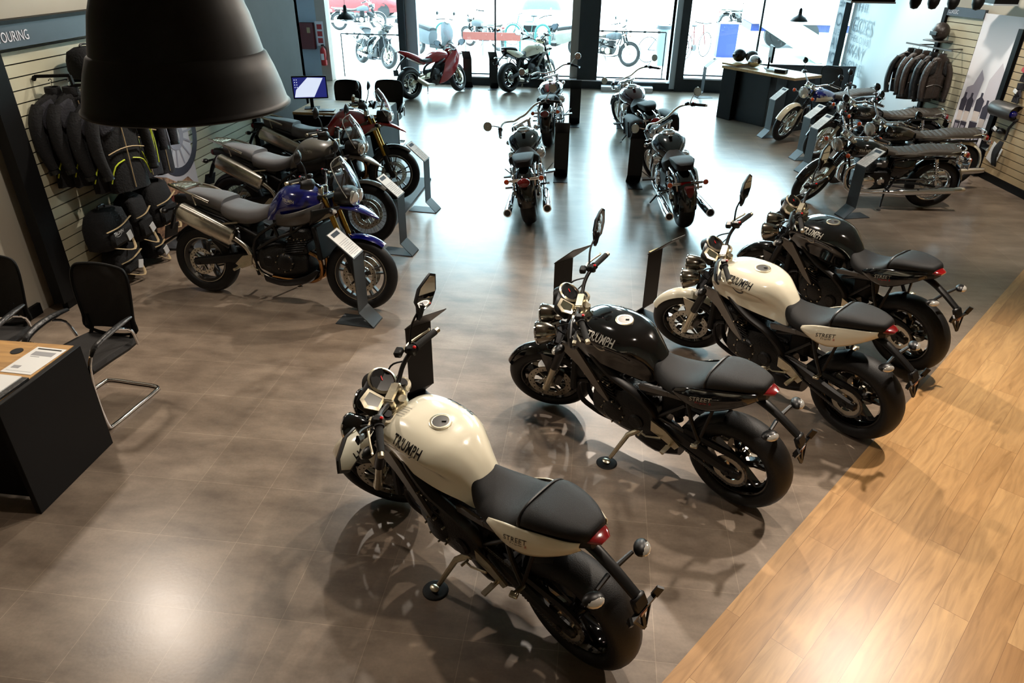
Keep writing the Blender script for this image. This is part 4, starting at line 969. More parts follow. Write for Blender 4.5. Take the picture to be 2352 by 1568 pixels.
        if bags:
            t = MB(); t.surf([[(.22, s*.17, .60), (.22, s*.24, .63), (.22, s*.34, .61), (.22, s*.36, .50), (.22, s*.34, .36), (.22, s*.18, .35), (.22, s*.17, .60)],
                [(.0, s*.17, .62), (.0, s*.24, .66), (.0, s*.37, .63), (.0, s*.39, .50), (.0, s*.36, .33), (.0, s*.18, .33), (.0, s*.17, .62)],
                [(-.30, s*.17, .62), (-.30, s*.24, .66), (-.30, s*.37, .63), (-.30, s*.39, .50), (-.30, s*.36, .33), (-.30, s*.18, .33), (-.30, s*.17, .62)],
                [(-.37, s*.18, .59), (-.37, s*.24, .62), (-.37, s*.34, .60), (-.37, s*.36, .50), (-.37, s*.33, .37), (-.37, s*.19, .36), (-.37, s*.18, .59)]], 3, 2, mirror=False)
            t.rings([[(.22, s*.17, .60), (.22, s*.36, .50), (.22, s*.18, .35)], [(.221, s*.17, .60), (.221, s*.36, .50), (.221, s*.18, .35)]]); t.rings([[(-.37, s*.18, .60), (-.37, s*.35, .60), (-.37, s*.35, .37), (-.37, s*.19, .36)], [(-.371, s*.18, .6), (-.371, s*.35, .6), (-.371, s*.35, .37), (-.371, s*.19, .36)]])
            bo = t.build('saddlebag', 'seat_black', r, 50)
            t = MB(); [t.bar((q, s*.385, .62), (q, s*.395, .38), .025, .006, up=(1, 0, 0)) for q in (-.22, .06)]; t.build('bag_strap', 'black_satin', bo)
    t = MB(); t.surf([[(.50, 0, .50), (.50, .11, .48), (.50, .12, .34), (.50, .09, .24), (.50, 0, .23)], [(.75, 0, .54), (.75, .14, .50), (.75, .16, .36), (.75, .12, .22), (.75, 0, .21)], [(1.08, 0, .46), (1.08, .10, .44), (1.08, .12, .34), (1.08, .09, .25), (1.08, 0, .24)]], 3, 3)
    for i in range(9): t.box((.93, 0, .48+i*.02), (.24, .30, .009), ch=.002)
    t.box((.93, 0, .56), (.16, .24, .18), ch=.01); t.build('engine', 'engine_black', r)
    t = MB(); t.sph((.90, -.21, .60), (.10, .04, .07), 16); t.build('air_cleaner', 'chrome', r)
    chain_set(r, 0, .33, .10, .55, .36, .04, .11)
    side_stand(r, lean, .66, .14, .26, .74, .30)
    return r

# ---------------------------------------------------------------- faired sports motorcycle
def sport_bike(x, y, hd, paint='red_paint', lean=.12, steer=.3, name='sport_motorcycle', rearset='black_gloss', z0=0.0):
    r = empty(name, (x, y, .002+z0), hd, -lean)
    T = steer_m(Vector((1.10, 0, .85)), math.radians(24), steer)
    tire(r, 0, .315, .18, .216, name='rear_tire'); cast_wheel(r, 0, .315, .18, .216, m='black_gloss', name='rear_wheel', stripe='steel')
    tire(r, 1.39, .30, .12, .216, T, name='front_tire'); cast_wheel(r, 1.39, .30, .12, .216, T, m='black_gloss', name='front_wheel', stripe='steel')
    for s in (-1, 1): disc(r, 1.39, .30, s*.062, .155, T, holes=False)
    disc(r, 0, .315, -.075, .11, holes=False)
    for s in (-1, 1):
        f = MB(T); f.cyl((1.39, s*.10, .28), (1.13, s*.10, .88), .027, 12); f.build('fork_tube', 'alloy', r)
        f = MB(T); f.tube([(1.12, s*.11, .87), (1.08, s*.22, .865), (1.02, s*.33, .85)], .012, 8); f.cyl((1.05, s*.27, .857), (1.0, s*.345, .848), .018, 10); f.build('clip_on_bar', 'black_satin', r)
        mirror_round(r, None, (1.28, s*.14, .92), (1.24, s*.34, 1.02), r=.05, hexa=True, sg=s)
    arc_fender(r, 1.39, .30, .322, .125, 20, 160, paint, T, 'front_fender', drop=.04)
    t = MB(); t.surf([
        [(1.10, 0, .84), (1.10, .08, .83), (1.10, .10, .79), (1.09, .09, .74)], [(1.0, 0, .90), (1.0, .11, .88), (1.0, .165, .82), (.99, .14, .72)],
        [(.82, 0, .92), (.82, .11, .90), (.82, .165, .83), (.81, .14, .71)], [(.66, 0, .87), (.66, .08, .85), (.66, .12, .80), (.65, .12, .68)], [(.56, 0, .80), (.56, .05, .79), (.56, .08, .75), (.55, .09, .66)]], 4, 4)
    t.build('fuel_tank', paint, r, 60)
    for s in (1, -1):
        t = MB(); t.surf([
            [(1.50, s*.02, .84), (1.52, s*.04, .78), (1.48, s*.04, .72), (1.42, s*.06, .66), (1.34, s*.08, .60)],
            [(1.42, s*.11, .90), (1.42, s*.15, .82), (1.38, s*.16, .72), (1.32, s*.17, .60), (1.22, s*.17, .48)],
            [(1.28, s*.15, .92), (1.26, s*.20, .82), (1.20, s*.215, .68), (1.12, s*.215, .52), (1.02, s*.20, .34)],
            [(1.10, s*.15, .80), (1.08, s*.20, .72), (1.0, s*.215, .60), (.92, s*.21, .44), (.86, s*.17, .26)],
            [(.96, s*.15, .70), (.90, s*.18, .64), (.84, s*.20, .52), (.76, s*.19, .38), (.70, s*.14, .24)]], 4, 4, mirror=False)
        t.build('fairing', paint, r, 60, th=.006)
        t = MB(); t.surf([[(.86, s*.145, .25), (.80, s*.18, .36), (.78, s*.19, .46)], [(.70, s*.13, .22), (.62, s*.15, .32), (.60, s*.15, .42)], [(.56, s*.10, .22), (.50, s*.11, .28), (.50, s*.11, .34)]], 3, 3, mirror=False); t.build('belly_pan', 'black_gloss', r, th=.006)
        c = MB(); c.sph((1.475, s*.07, .80), (.045, .045, .032), 14); c.build('headlight_lens', 'clear_lens', r)
    t = MB(); t.surf([[(1.46, 0, .88), (1.45, .06, .87), (1.41, .11, .88)], [(1.36, 0, .97), (1.36, .07, .96), (1.34, .13, .93)], [(1.24, 0, 1.03), (1.24, .07, 1.02), (1.23, .12, .97)]], 4, 4, mirror=False)
    t.surf([[(1.46, 0, .88), (1.45, -.06, .87), (1.41, -.11, .88)], [(1.36, 0, .97), (1.36, -.07, .96), (1.34, -.13, .93)], [(1.24, 0, 1.03), (1.24, -.07, 1.02), (1.23, -.12, .97)]], 4, 4, mirror=False)
    t.build('windscreen', glass('screen_glass'), r)
    t = MB(); t.surf([[(.60, 0, .78), (.60, .10, .77), (.60, .12, .70)], [(.42, 0, .76), (.42, .13, .76), (.42, .14, .70)], [(.28, 0, .79), (.28, .12, .79), (.28, .13, .74)], [(.24, 0, .83), (.24, .10, .83), (.24, .11, .78)]], 4, 3); t.build('rider_seat', 'seat_black', r)
    t = MB(); t.surf([[(.40, 0, .74), (.40, .12, .73), (.40, .13, .67), (.40, .05, .65)], [(.24, 0, .86), (.24, .10, .85), (.24, .12, .77), (.24, .05, .72)], [(.0, 0, .95), (.0, .09, .94), (.0, .10, .88), (.0, .04, .84)], [(-.18, 0, .99), (-.18, .04, .985), (-.18, .045, .96), (-.18, .02, .94)]], 4, 3); t.build('tail_fairing', paint, r, 60)
    t = MB(); t.surf([[(-.17, 0, .985), (-.17, .035, .98), (-.17, .04, .96), (-.17, 0, .945)], [(-.21, 0, .975), (-.21, .02, .972), (-.21, .02, .962), (-.21, 0, .955)]], 2, 3); t.build('tail_light', 'red_lens', r)
    t = MB(); t.tube([(.0, 0, .85), (-.16, 0, .76), (-.30, 0, .62)], [.04, .03, .02], 8, flat=.5); t.box((-.32, 0, .56), (.01, .17, .12), ch=.004); t.build('plate_hanger', 'black_satin', r)
    for s in (-1, 1):
        t = MB(); t.tube([(.50, s*.08, .42), (.25, s*.115, .40), (-.02, s*.12, .318)], [.032, .03, .024], 8, sm=3, flat=1.5); t.build('swingarm', 'alloy', r)
        t = MB(); t.tube([(1.05, s*.06, .80), (.85, s*.15, .70), (.60, s*.15, .60), (.52, s*.12, .42)], .035, 8, sm=4, flat=.7); t.build('frame_spar', 'alloy' if rearset != 'black_gloss' else 'black_satin', r)
        t = MB(); t.cyl((.38, s*.14, .40), (.38, s*.24, .40), .012, 8); t.prism([(.5, .50), (.40, .48), (.34, .38), (.44, .38)], s*.14, s*.15); t.build('foot_peg', 'alloy', r)
    chain_set(r, 0, .315, .105, .52, .43, .035, .112)
    arc_fender(r, 0, .315, .34, .17, 25, 110, 'black_satin', name='rear_hugger', drop=.05)
    engine_naked(r, .50, .98, .24, .66, bolts=False)
    t = MB(); t.tube([(.60, -.10, .24), (.40, -.17, .26), (.30, -.185, .28), (.05, -.20, .42)], [.03, .04, .055, .05], 14, sm=3); t.build('silencer', 'steel', r)
    side_stand(r, lean, .60, .12, .26, .68, .25)
    return r
# ---------------------------------------------------------------- surfaces of the room
def node_mat(name):
    m = bpy.data.materials.new(name); m.use_nodes = True; _m[name] = m
    nt = m.node_tree; b = nt.nodes['Principled BSDF']
    def N(t, **k):
        n = nt.nodes.new(t)
        for a, v in k.items(): setattr(n, a, v)
        return n
    return m, nt, b, N, nt.links.new
def floor_material():
    m, nt, b, N, L = node_mat('tile_floor')
    g = N('ShaderNodeNewGeometry'); mp = N('ShaderNodeMapping'); L(g.outputs['Position'], mp.inputs['Vector'])
    mp.inputs['Location'].default_value = (.015, .105, 0)
    br = N('ShaderNodeTexBrick', offset=0.0, squash=1.0); L(mp.outputs[0], br.inputs['Vector'])
    br.inputs['Scale'].default_value = 1; br.inputs['Brick Width'].default_value = .457; br.inputs['Row Height'].default_value = .457
    br.inputs['Mortar Size'].default_value = .0018; br.inputs['Mortar Smooth'].default_value = .3; br.inputs['Bias'].default_value = 0
    br.inputs['Color1'].default_value = hexc('8a7d70'); br.inputs['Color2'].default_value = hexc('807366'); br.inputs['Mortar'].default_value = hexc('9f9282')
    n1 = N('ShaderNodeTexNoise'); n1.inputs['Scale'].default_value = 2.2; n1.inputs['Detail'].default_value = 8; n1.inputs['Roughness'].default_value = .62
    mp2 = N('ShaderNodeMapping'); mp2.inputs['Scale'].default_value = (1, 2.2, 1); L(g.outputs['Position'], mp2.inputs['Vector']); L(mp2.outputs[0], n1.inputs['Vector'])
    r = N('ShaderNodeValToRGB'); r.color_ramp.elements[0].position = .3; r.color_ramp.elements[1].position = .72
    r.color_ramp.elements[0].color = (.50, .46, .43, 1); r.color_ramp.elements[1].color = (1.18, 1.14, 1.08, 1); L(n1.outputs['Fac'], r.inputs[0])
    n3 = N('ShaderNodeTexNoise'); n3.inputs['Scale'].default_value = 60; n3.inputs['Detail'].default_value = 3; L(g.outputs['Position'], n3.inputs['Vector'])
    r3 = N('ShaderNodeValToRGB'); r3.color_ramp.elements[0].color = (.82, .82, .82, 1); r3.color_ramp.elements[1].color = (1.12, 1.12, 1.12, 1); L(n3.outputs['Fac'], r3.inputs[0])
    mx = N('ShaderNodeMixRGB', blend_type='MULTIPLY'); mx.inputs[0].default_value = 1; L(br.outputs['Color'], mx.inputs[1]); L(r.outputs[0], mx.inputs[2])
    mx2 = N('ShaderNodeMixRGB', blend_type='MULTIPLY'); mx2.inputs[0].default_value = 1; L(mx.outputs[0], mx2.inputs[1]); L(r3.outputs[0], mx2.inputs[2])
    L(mx2.outputs[0], b.inputs['Base Color'])
    rr = N('ShaderNodeMapRange'); rr.inputs[3].default_value = .26; rr.inputs[4].default_value = .38; L(n1.outputs['Fac'], rr.inputs[0]); L(rr.outputs[0], b.inputs['Roughness'])
    b.inputs['Specular IOR Level'].default_value = .5
    b.inputs['Coat Weight'].default_value = .30; b.inputs['Coat Roughness'].default_value = .26
    bp = N('ShaderNodeBump'); bp.inputs['Strength'].default_value = .07; bp.inputs['Distance'].default_value = .003; L(n3.outputs['Fac'], bp.inputs['Height']); L(bp.outputs[0], b.inputs['Normal'])
    return m
def wood_material(name='plank_floor', ang=52.37, plank=(1.25, .165), c1='c29c6c', c2='a57d50', scale=1.0, rough=.33):
    m, nt, b, N, L = node_mat(name)
    g = N('ShaderNodeNewGeometry'); mp = N('ShaderNodeMapping'); L(g.outputs['Position'], mp.inputs['Vector'])
    mp.vector_type = 'POINT'; mp.inputs['Rotation'].default_value = (0, 0, -math.radians(ang))
    br = N('ShaderNodeTexBrick', offset=.37, offset_frequency=2); L(mp.outputs[0], br.inputs['Vector'])
    br.inputs['Scale'].default_value = 1; br.inputs['Brick Width'].default_value = plank[0]; br.inputs['Row Height'].default_value = plank[1]
    br.inputs['Mortar Size'].default_value = .0012; br.inputs['Mortar Smooth'].default_value = .2
    br.inputs['Color1'].default_value = hexc(c1); br.inputs['Color2'].default_value = hexc(c2); br.inputs['Mortar'].default_value = hexc('85603c')
    # each plank shifts the grain
    sp = N('ShaderNodeSeparateColor'); L(br.outputs['Color'], sp.inputs[0])
    mm = N('ShaderNodeMath', operation='MULTIPLY'); mm.inputs[1].default_value = 37; L(sp.outputs[0], mm.inputs[0])
    cb = N('ShaderNodeCombineXYZ'); L(mm.outputs[0], cb.inputs[2])
    va = N('ShaderNodeVectorMath', operation='ADD'); L(mp.outputs[0], va.inputs[0]); L(cb.outputs[0], va.inputs[1])
    ms = N('ShaderNodeMapping'); ms.inputs['Scale'].default_value = (1.6, 14, 3); L(va.outputs[0], ms.inputs['Vector'])
    n = N('ShaderNodeTexNoise'); n.inputs['Scale'].default_value = 1.4; n.inputs['Detail'].default_value = 6; n.inputs['Distortion'].default_value = 1.6; L(ms.outputs[0], n.inputs['Vector'])
    r = N('ShaderNodeValToRGB'); e = r.color_ramp.elements; e[0].position = .25; e[0].color = (.70, .66, .60, 1); e[1].position = .72; e[1].color = (1.18, 1.17, 1.14, 1); k = e.new(.5); k.color = (.98, .96, .93, 1); L(n.outputs['Fac'], r.inputs[0])
    mx = N('ShaderNodeMixRGB', blend_type='MULTIPLY'); mx.inputs[0].default_value = 1; L(br.outputs['Color'], mx.inputs[1]); L(r.outputs[0], mx.inputs[2]); L(mx.outputs[0], b.inputs['Base Color'])
    b.inputs['Roughness'].default_value = rough
    return m
def poster_rock_material():
    m, nt, b, N, L = node_mat('print_rock'); tc = N('ShaderNodeTexCoord')
    n = N('ShaderNodeTexNoise'); n.inputs['Scale'].default_value = 26; n.inputs['Detail'].default_value = 8; n.inputs['Roughness'].default_value = .75; L(tc.outputs['Object'], n.inputs['Vector'])
    r = N('ShaderNodeValToRGB'); e = r.color_ramp.elements; e[0].position = .36; e[0].color = hexc('2c211c'); e[1].position = .62; e[1].color = hexc('c79d78'); k = e.new(.46); k.color = hexc('97705a'); L(n.outputs['Fac'], r.inputs[0]); L(r.outputs[0], b.inputs['Base Color'])
    b.inputs['Roughness'].default_value = .5
def surf_mats():
    floor_material(); wood_material(); wood_material('oak_board', 0, (9, 9), 'b58b52', 'b58b52', rough=.45); poster_rock_material()
    M('wall_cream', 'b9b2a2', 0.8, var=.03, vscale=2); M('wall_white', 'd3d8da', 0.7, var=.02, vscale=2); M('wall_dark', '3c4145', 0.75, var=.08, vscale=3)
    M('wall_blue', 'a9b6c2', 0.7); M('ceiling_white', 'b5b3ae', 0.85); M('beam_dark', '20262b', 0.6, var=.1, vscale=4); M('far_red', '5c0c10', 0.4); M('frame_light', 'a4adb5', 0.45); M('column_beige', 'a99f96', 0.7)
    M('slat_cream', 'b9b59c', 0.55, var=.05, vscale=3); M('slat_right', 'a58f6c', 0.55, var=.08, vscale=5); M('groove_black', '0a0a0a', 0.8); M('display_black', '030303', 0.55, spec=.2)
    M('header_grey', '43464c', 0.4, metal=.3); M('letter_white', 'd9d6dc', 0.6, emit=.0); M('white_ledge', 'd5d6dc', 0.4)
    M('platform_grey', '3a3d41', 0.6, var=.1, vscale=8); M('cab_red', '5a0d10', 0.4); M('ext_red', 'a5141a', 0.3)
    M('pavement', 'd0cec8', 0.8, var=.05, vscale=3); M('facade', 'd8d5cd', 0.9); M('teal', '1d5a56', 0.6); M('car_silver', 'c4c8cc', 0.3, coat=.6); M('car_glass', '243038', 0.1)
    M('brick_red', '74382f', 0.7); M('street_grey', '6f7e88', 0.5); M('truck_blue', '0e2460', 0.5); M('wood_ramp', '87a892', 0.6)
    M('cloth_black', '0a0a0c', 0.9, bump=.5, bscale=60, var=.25, vscale=12); M('cloth_grey', '222228', 0.9, bump=.5, bscale=60, var=.3, vscale=14); M('leather_brown', '2e2621', 0.42, bump=.6, bscale=30, var=.3, vscale=9); M('leather_black', '0e1012', 0.4, bump=.5, bscale=30, var=.3, vscale=9)
    M('neon_yellow', 'c8d838', 0.5); M('strap_tan', 'a8926c', 0.7); M('tag_white', 'cfd0d0', 0.6); M('mesh_black', '1c1a19', 0.8, bump=.3, bscale=300); M('carton', 'a08a6c', 0.8)
    M('screen_blue', '2a2f7c', 0.2, emit=.6); M('screen_white', 'cdd6ea', 0.2, emit=.9); M('pen_dark', '1a1420', 0.3); M('lampshade_black', '010101', 0.5, spec=.22)
    M('photo_sky', 'e4e4e8', 0.6); M('photo_dark', '3a3744', 0.6); M('photo_mid', '9c98a4', 0.6); M('photo_pale', 'c9c4ca', 0.6); M('photo_skin', 'd9cdc6', 0.6)
surf_mats()

def st(o, name=None): o['kind'] = 'structure'; return o
def quad(name, pts, m, th=0.0):
    b = MB(); b.add(pts, [tuple(range(len(pts)))]); return b.build(name, m)
def slab(name, poly, z0, z1, m):
    b = MB(); b.prism(poly, z0, z1, f=lambda a, h, c: (a, c, h)); return b.build(name, m)
def wallseg(name, a, b_, z0, z1, m, t=.10, side=1):
    a = Vector((a[0], a[1], 0)); b_ = Vector((b_[0], b_[1], 0)); d = (b_-a).normalized(); n = Vector((-d.y, d.x, 0))*side*t
    q = MB(); q.add([a+Vector((0, 0, z0)), b_+Vector((0, 0, z0)), b_+n+Vector((0, 0, z0)), a+n+Vector((0, 0, z0)), a+Vector((0, 0, z1)), b_+Vector((0, 0, z1)), b_+n+Vector((0, 0, z1)), a+n+Vector((0, 0, z1))],
          [(0, 1, 2, 3), (7, 6, 5, 4), (0, 4, 5, 1), (1, 5, 6, 2), (2, 6, 7, 3), (3, 7, 4, 0)]); return st(q.build(name, m))
YW = 17.36; ZC = 4.7; ZH = 4.3
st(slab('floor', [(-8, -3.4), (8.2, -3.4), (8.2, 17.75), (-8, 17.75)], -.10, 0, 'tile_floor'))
u = Vector((.6106, .7919, 0)); P0 = Vector((.464, 2.074, 0)); A = P0-u*5.6; B_ = P0+u*8.75
st(slab('floor', [(A.x, A.y), (8.1, -3.3), (8.1, 9), (B_.x, B_.y)], 0, .004, 'plank_floor'))
st(slab('ceiling', [(-8, -3.4), (8.2, -3.4), (8.2, 17.8), (-8, 17.8)], ZC, ZC+.1, 'ceiling_white'))
wallseg('wall_left', (-4.86, -3.3), (-4.86, 9.95), 0, ZC, 'wall_cream', side=1)
wallseg('wall_left_rear', (-4.86, 9.95), (-4.86, 11.75), 0, ZC, 'wall_dark', side=1)
wallseg('wall_recess', (-4.86, 11.75), (-7.4, 11.75), 0, ZC, 'wall_blue', side=1)
wallseg('wall_left_far', (-7.4, 11.6), (-7.4, 17.4), 0, ZC, 'wall_blue', side=1)
wallseg('wall_back', (-8, -3.3), (8.2, -3.3), 0, ZC, 'wall_cream', side=-1)
rc = Vector((5.70, 11.08, 0)); wr = Vector((.1066, -.9943, 0)); re = rc+wr*14.5
wallseg('wall_right', (rc.x, rc.y), (re.x, re.y), 0, ZC, 'wall_cream', side=1)
wallseg('wall_angled', (5.235, 12.53), (rc.x, rc.y), 0, ZC, 'wall_cream', side=1)
wallseg('wall_right_far', (5.30, 17.4), (5.235, 12.53), 0, ZC, 'wall_white', side=1)
wallseg('wall_front_left', (-8, YW), (-6.72, YW), 0, ZC, 'wall_blue', side=1)
wallseg('wall_front', (-8, YW), (5.4, YW), ZH, ZC, 'beam_dark', side=1)
def bx(name, c, d, m, par=None, rot=None, ch=0): q = MB(); q.box(c, d, rot, ch); return q.build(name, m, par)
def sbx(name, x0, x1, y0, y1, z0, z1, m): return st(bx(name, ((x0+x1)/2, (y0+y1)/2, (z0+z1)/2), (x1-x0, y1-y0, z1-z0), m))
# baseboards
b = MB(); b.box((-4.845, .9, .05), (.03, 8.3, .10)); st(b.build('baseboard_left', 'display_black'))
q = MB(); a_ = rc+Vector((-.03, 0, 0)); q.bar(rc+Vector((-.02, 0, .06)), re+Vector((-.02, 0, .06)), .05, .12); st(q.build('baseboard_right', 'display_black'))
# window plinth, posts, frames
sbx('trim_1', -4.60, 1.86, YW, YW+.32, 0, .17, 'beam_dark'); sbx('trim_2', -4.60, 1.50, YW-.015, YW+.34, .17, .195, 'white_ledge')
sbx('trim_3', 1.88, 5.25, YW, YW+.32, 0, .27, 'beam_dark'); sbx('trim_4', 1.90, 5.25, YW-.015, YW+.34, .27, .30, 'white_ledge')
sbx('trim_5', -6.74, -6.50, YW-.02, YW+.30, 0, ZH, 'column_beige')
sbx('trim_6', -4.78, -4.62, YW-.02, YW+.30, 0, ZH, 'beam_dark'); sbx('trim_7', -4.62, -4.36, YW+.12, YW+.30, 0, ZH, 'frame_light')
sbx('trim_8', -.56, -.10, YW-.02, YW+.36, .195, ZH, 'beam_dark'); sbx('trim_9', -.74, -.56, YW+.12, YW+.34, .195, ZH, 'column_beige')
sbx('trim_10', 1.70, 1.88, YW-.04, YW+.34, 0, ZH, 'beam_dark'); sbx('trim_11', 1.58, 1.70, YW-.02, YW+.30, .05, ZH, 'frame_light'); sbx('trim_12', 1.50, 1.56, YW+.05, YW+.12, .23, ZH, 'display_black')
sbx('trim_13', 5.10, 5.24, YW-.05, YW+.30, .30, ZH, 'beam_dark'); sbx('trim_14', 4.96, 5.10, YW-.05, YW+.24, .30, ZH, 'chrome')
sbx('trim_15', -2.535, -2.50, YW+.20, YW+.24, .195, ZH, 'beam_dark'); sbx('trim_16', 3.44, 3.48, YW+.18, YW+.22, .30, ZH, 'beam_dark')
for i, (x0, x1, zb) in enumerate([(-4.36, -2.535, .195), (-2.50, -.74, .195), (-.10, 1.50, .195), (1.88, 3.44, .30), (3.48, 4.96, .30), (-6.50, -4.78, 0.02)]):
    f = MB()
    for (cx, cz, dx, dz) in (((x0+x1)/2, zb+.03, x1-x0, .03),): f.box((cx, YW+.23, cz), (dx, .03, dz))
    if zb > .1: st(f.build('trim_%d' % (17+i), 'beam_dark'))
    st(bx('window_%d' % (i+1), ((x0+x1)/2, YW+.225, (zb+ZH)/2), (x1-x0-.002, .008, ZH-zb), glass('window_glass', (.97, .99, 1, 1), .03)))
sbx('step_ledge', .02, 1.2, YW-.30, YW-.0, .0, .10, 'white_ledge').name = 'trim_23'
# street rails outside the glass
for (xa, xb, z) in ((-6.45, -4.85, .98), (-.2, 1.45, 1.18)):
    q = MB(); q.tube([(xa, YW+.75, z), (xb, YW+.75, z)], .015, 6)
    for i in range(5): q.cyl((xa+(xb-xa)*(i+.5)/5-.03, YW+.75, z), (xa+(xb-xa)*(i+.5)/5+.03, YW+.75, z), .025, 8)
    for xx in (xa, xb): q.cyl((xx, YW+.75, -.02), (xx, YW+.75, z), .015, 6)
    tag(q.build('guard_rail', 'display_black'), 'thin black rail outside the '+('leftmost shop window' if xa < -3 else 'pane right of the wide dark pillar'), 'rail')
# light boxes in the recess
# ---------------------------------------------------------------- display walls
def slat_bay(label, y0, y1, z0, z1, x, m, posts, sgn=1, frame=None):
    r = empty('slatwall_panel', (x, (y0+y1)/2, z0)); tag(r, label, 'wall panel')
    o = r.location; n = int((z1-z0)/.095)
    g = MB(); g.box((-.012, 0, (z1-z0)/2), (.012, y1-y0, z1-z0)); g.build('groove_backing', 'groove_black', r)
    g = MB(); h = (z1-z0)/n
    for i in range(n): g.box((.002, 0, h*(i+.5)), (.016, y1-y0, h-.011))
    g.build('slat_boards', m, r)
    for (yy, w) in posts:
        g = MB(); g.box((.02, yy-o.y, (frame or (z1-z0))/2-z0*.0), (.10, w, frame or (z1-z0))); g.build('side_post', 'display_black', r)
    return r
slat_bay('cream slatted display wall of touring jackets behind the pendant lamp', 5.28, 6.60, .08, 2.14, -4.70, 'slat_cream', [(5.19, .20)], frame=2.2)
slat_bay('greenish slatted display wall behind the tails of the tall motorcycles', 7.66, 9.30, .08, 2.14, -4.70, 'slat_cream', [(9.37, .12)], frame=2.2)
q = empty('header_board', (-4.66, 7.3, 2.17)); tag(q, 'dark grey header board lettered TOURING above the cream slatted wall', 'sign')
bx('board', (0, 0, .085), (.08, 4.4, .17), 'header_grey', q); bx('top_rail', (.005, 0, .185), (.11, 4.44, .03), 'display_black', q)
put_text('TOURING', 'letter_white', q, (.042, -2.02, .045), (0, 1, 0), (0, 0, 1), .34, .075, None, .002)
bx('kickboard', (-4.68, 5.9, .04), (.06, 1.5, .08), 'display_black')['kind'] = 'structure'; bpy.data.objects['kickboard'].name = 'trim_30'
def poster_left():
    r = empty('poster', (-4.64, 7.12, .05)); tag(r, 'tall wall poster of a motorcycle wheel on sandy rock', 'poster')
    bx('poster_sheet', (0, 0, 1.03), (.012, .98, 2.06), 'photo_pale', r)
    f = lambda a, h, c: (.008, a, c)
    q = MB(); q.prism([(-.489, .0), (.489, .0), (.489, .34), (.30, .52), (.10, .50), (-.10, .62), (-.35, .70), (-.489, .66)], 0, 0, f=f); q.v = [(0.0075, a, c) for _, a, c in q.v[:8]]; q.f = [tuple(range(8))]; q.build('rock_print', 'print_rock', r)
    q = MB(); q.lathe([(.44, 0), (.35, 0)], (.0095, .22, 1.00), (1, 0, 0), 32); q.v = [v for v in q.v]; q.build('wheel_print', 'photo_dark', r)
    q = MB()
    for k in range(14):
        a = 2*PI*k/14; q.add([(.009, .22+math.cos(a+o_)*rr, 1.0+math.sin(a+o_)*rr) for o_, rr in ((-.03, .34), (.03, .34), (.12, .10), (-.12, .10))], [(0, 1, 2, 3)])
    q.lathe([(.16, 0), (.09, 0)], (.010, .22, 1.0), (1, 0, 0), 24); q.build('spoke_print', 'photo_mid', r)
    q = MB()
    for (a, c, da, dc, rr) in ((-.1, 1.45, .10, .5, .35), (.05, 1.3, .07, .55, -.3), (-.28, 1.15, .12, .35, .1), (-.2, .85, .16, .12, .5), (.35, 1.55, .10, .3, 0)):
        cs, sn = math.cos(rr), math.sin(rr); q.add([(.0085, a+x_*cs-z_*sn, c+x_*sn+z_*cs) for x_, z_ in ((-da/2, -dc/2), (da/2, -dc/2), (da/2, dc/2), (-da/2, dc/2))], [(0, 1, 2, 3)])
    q.build('engine_print', 'photo_dark', r)
poster_left()
# low platform
tag(slab('display_platform', [(-4.60, 6.58), (-2.30, 6.72), (-2.30, 9.6), (-4.60, 9.6)], 0, .025, 'platform_grey'), 'low dark grey display platform under the two farther tall motorcycles', 'platform')
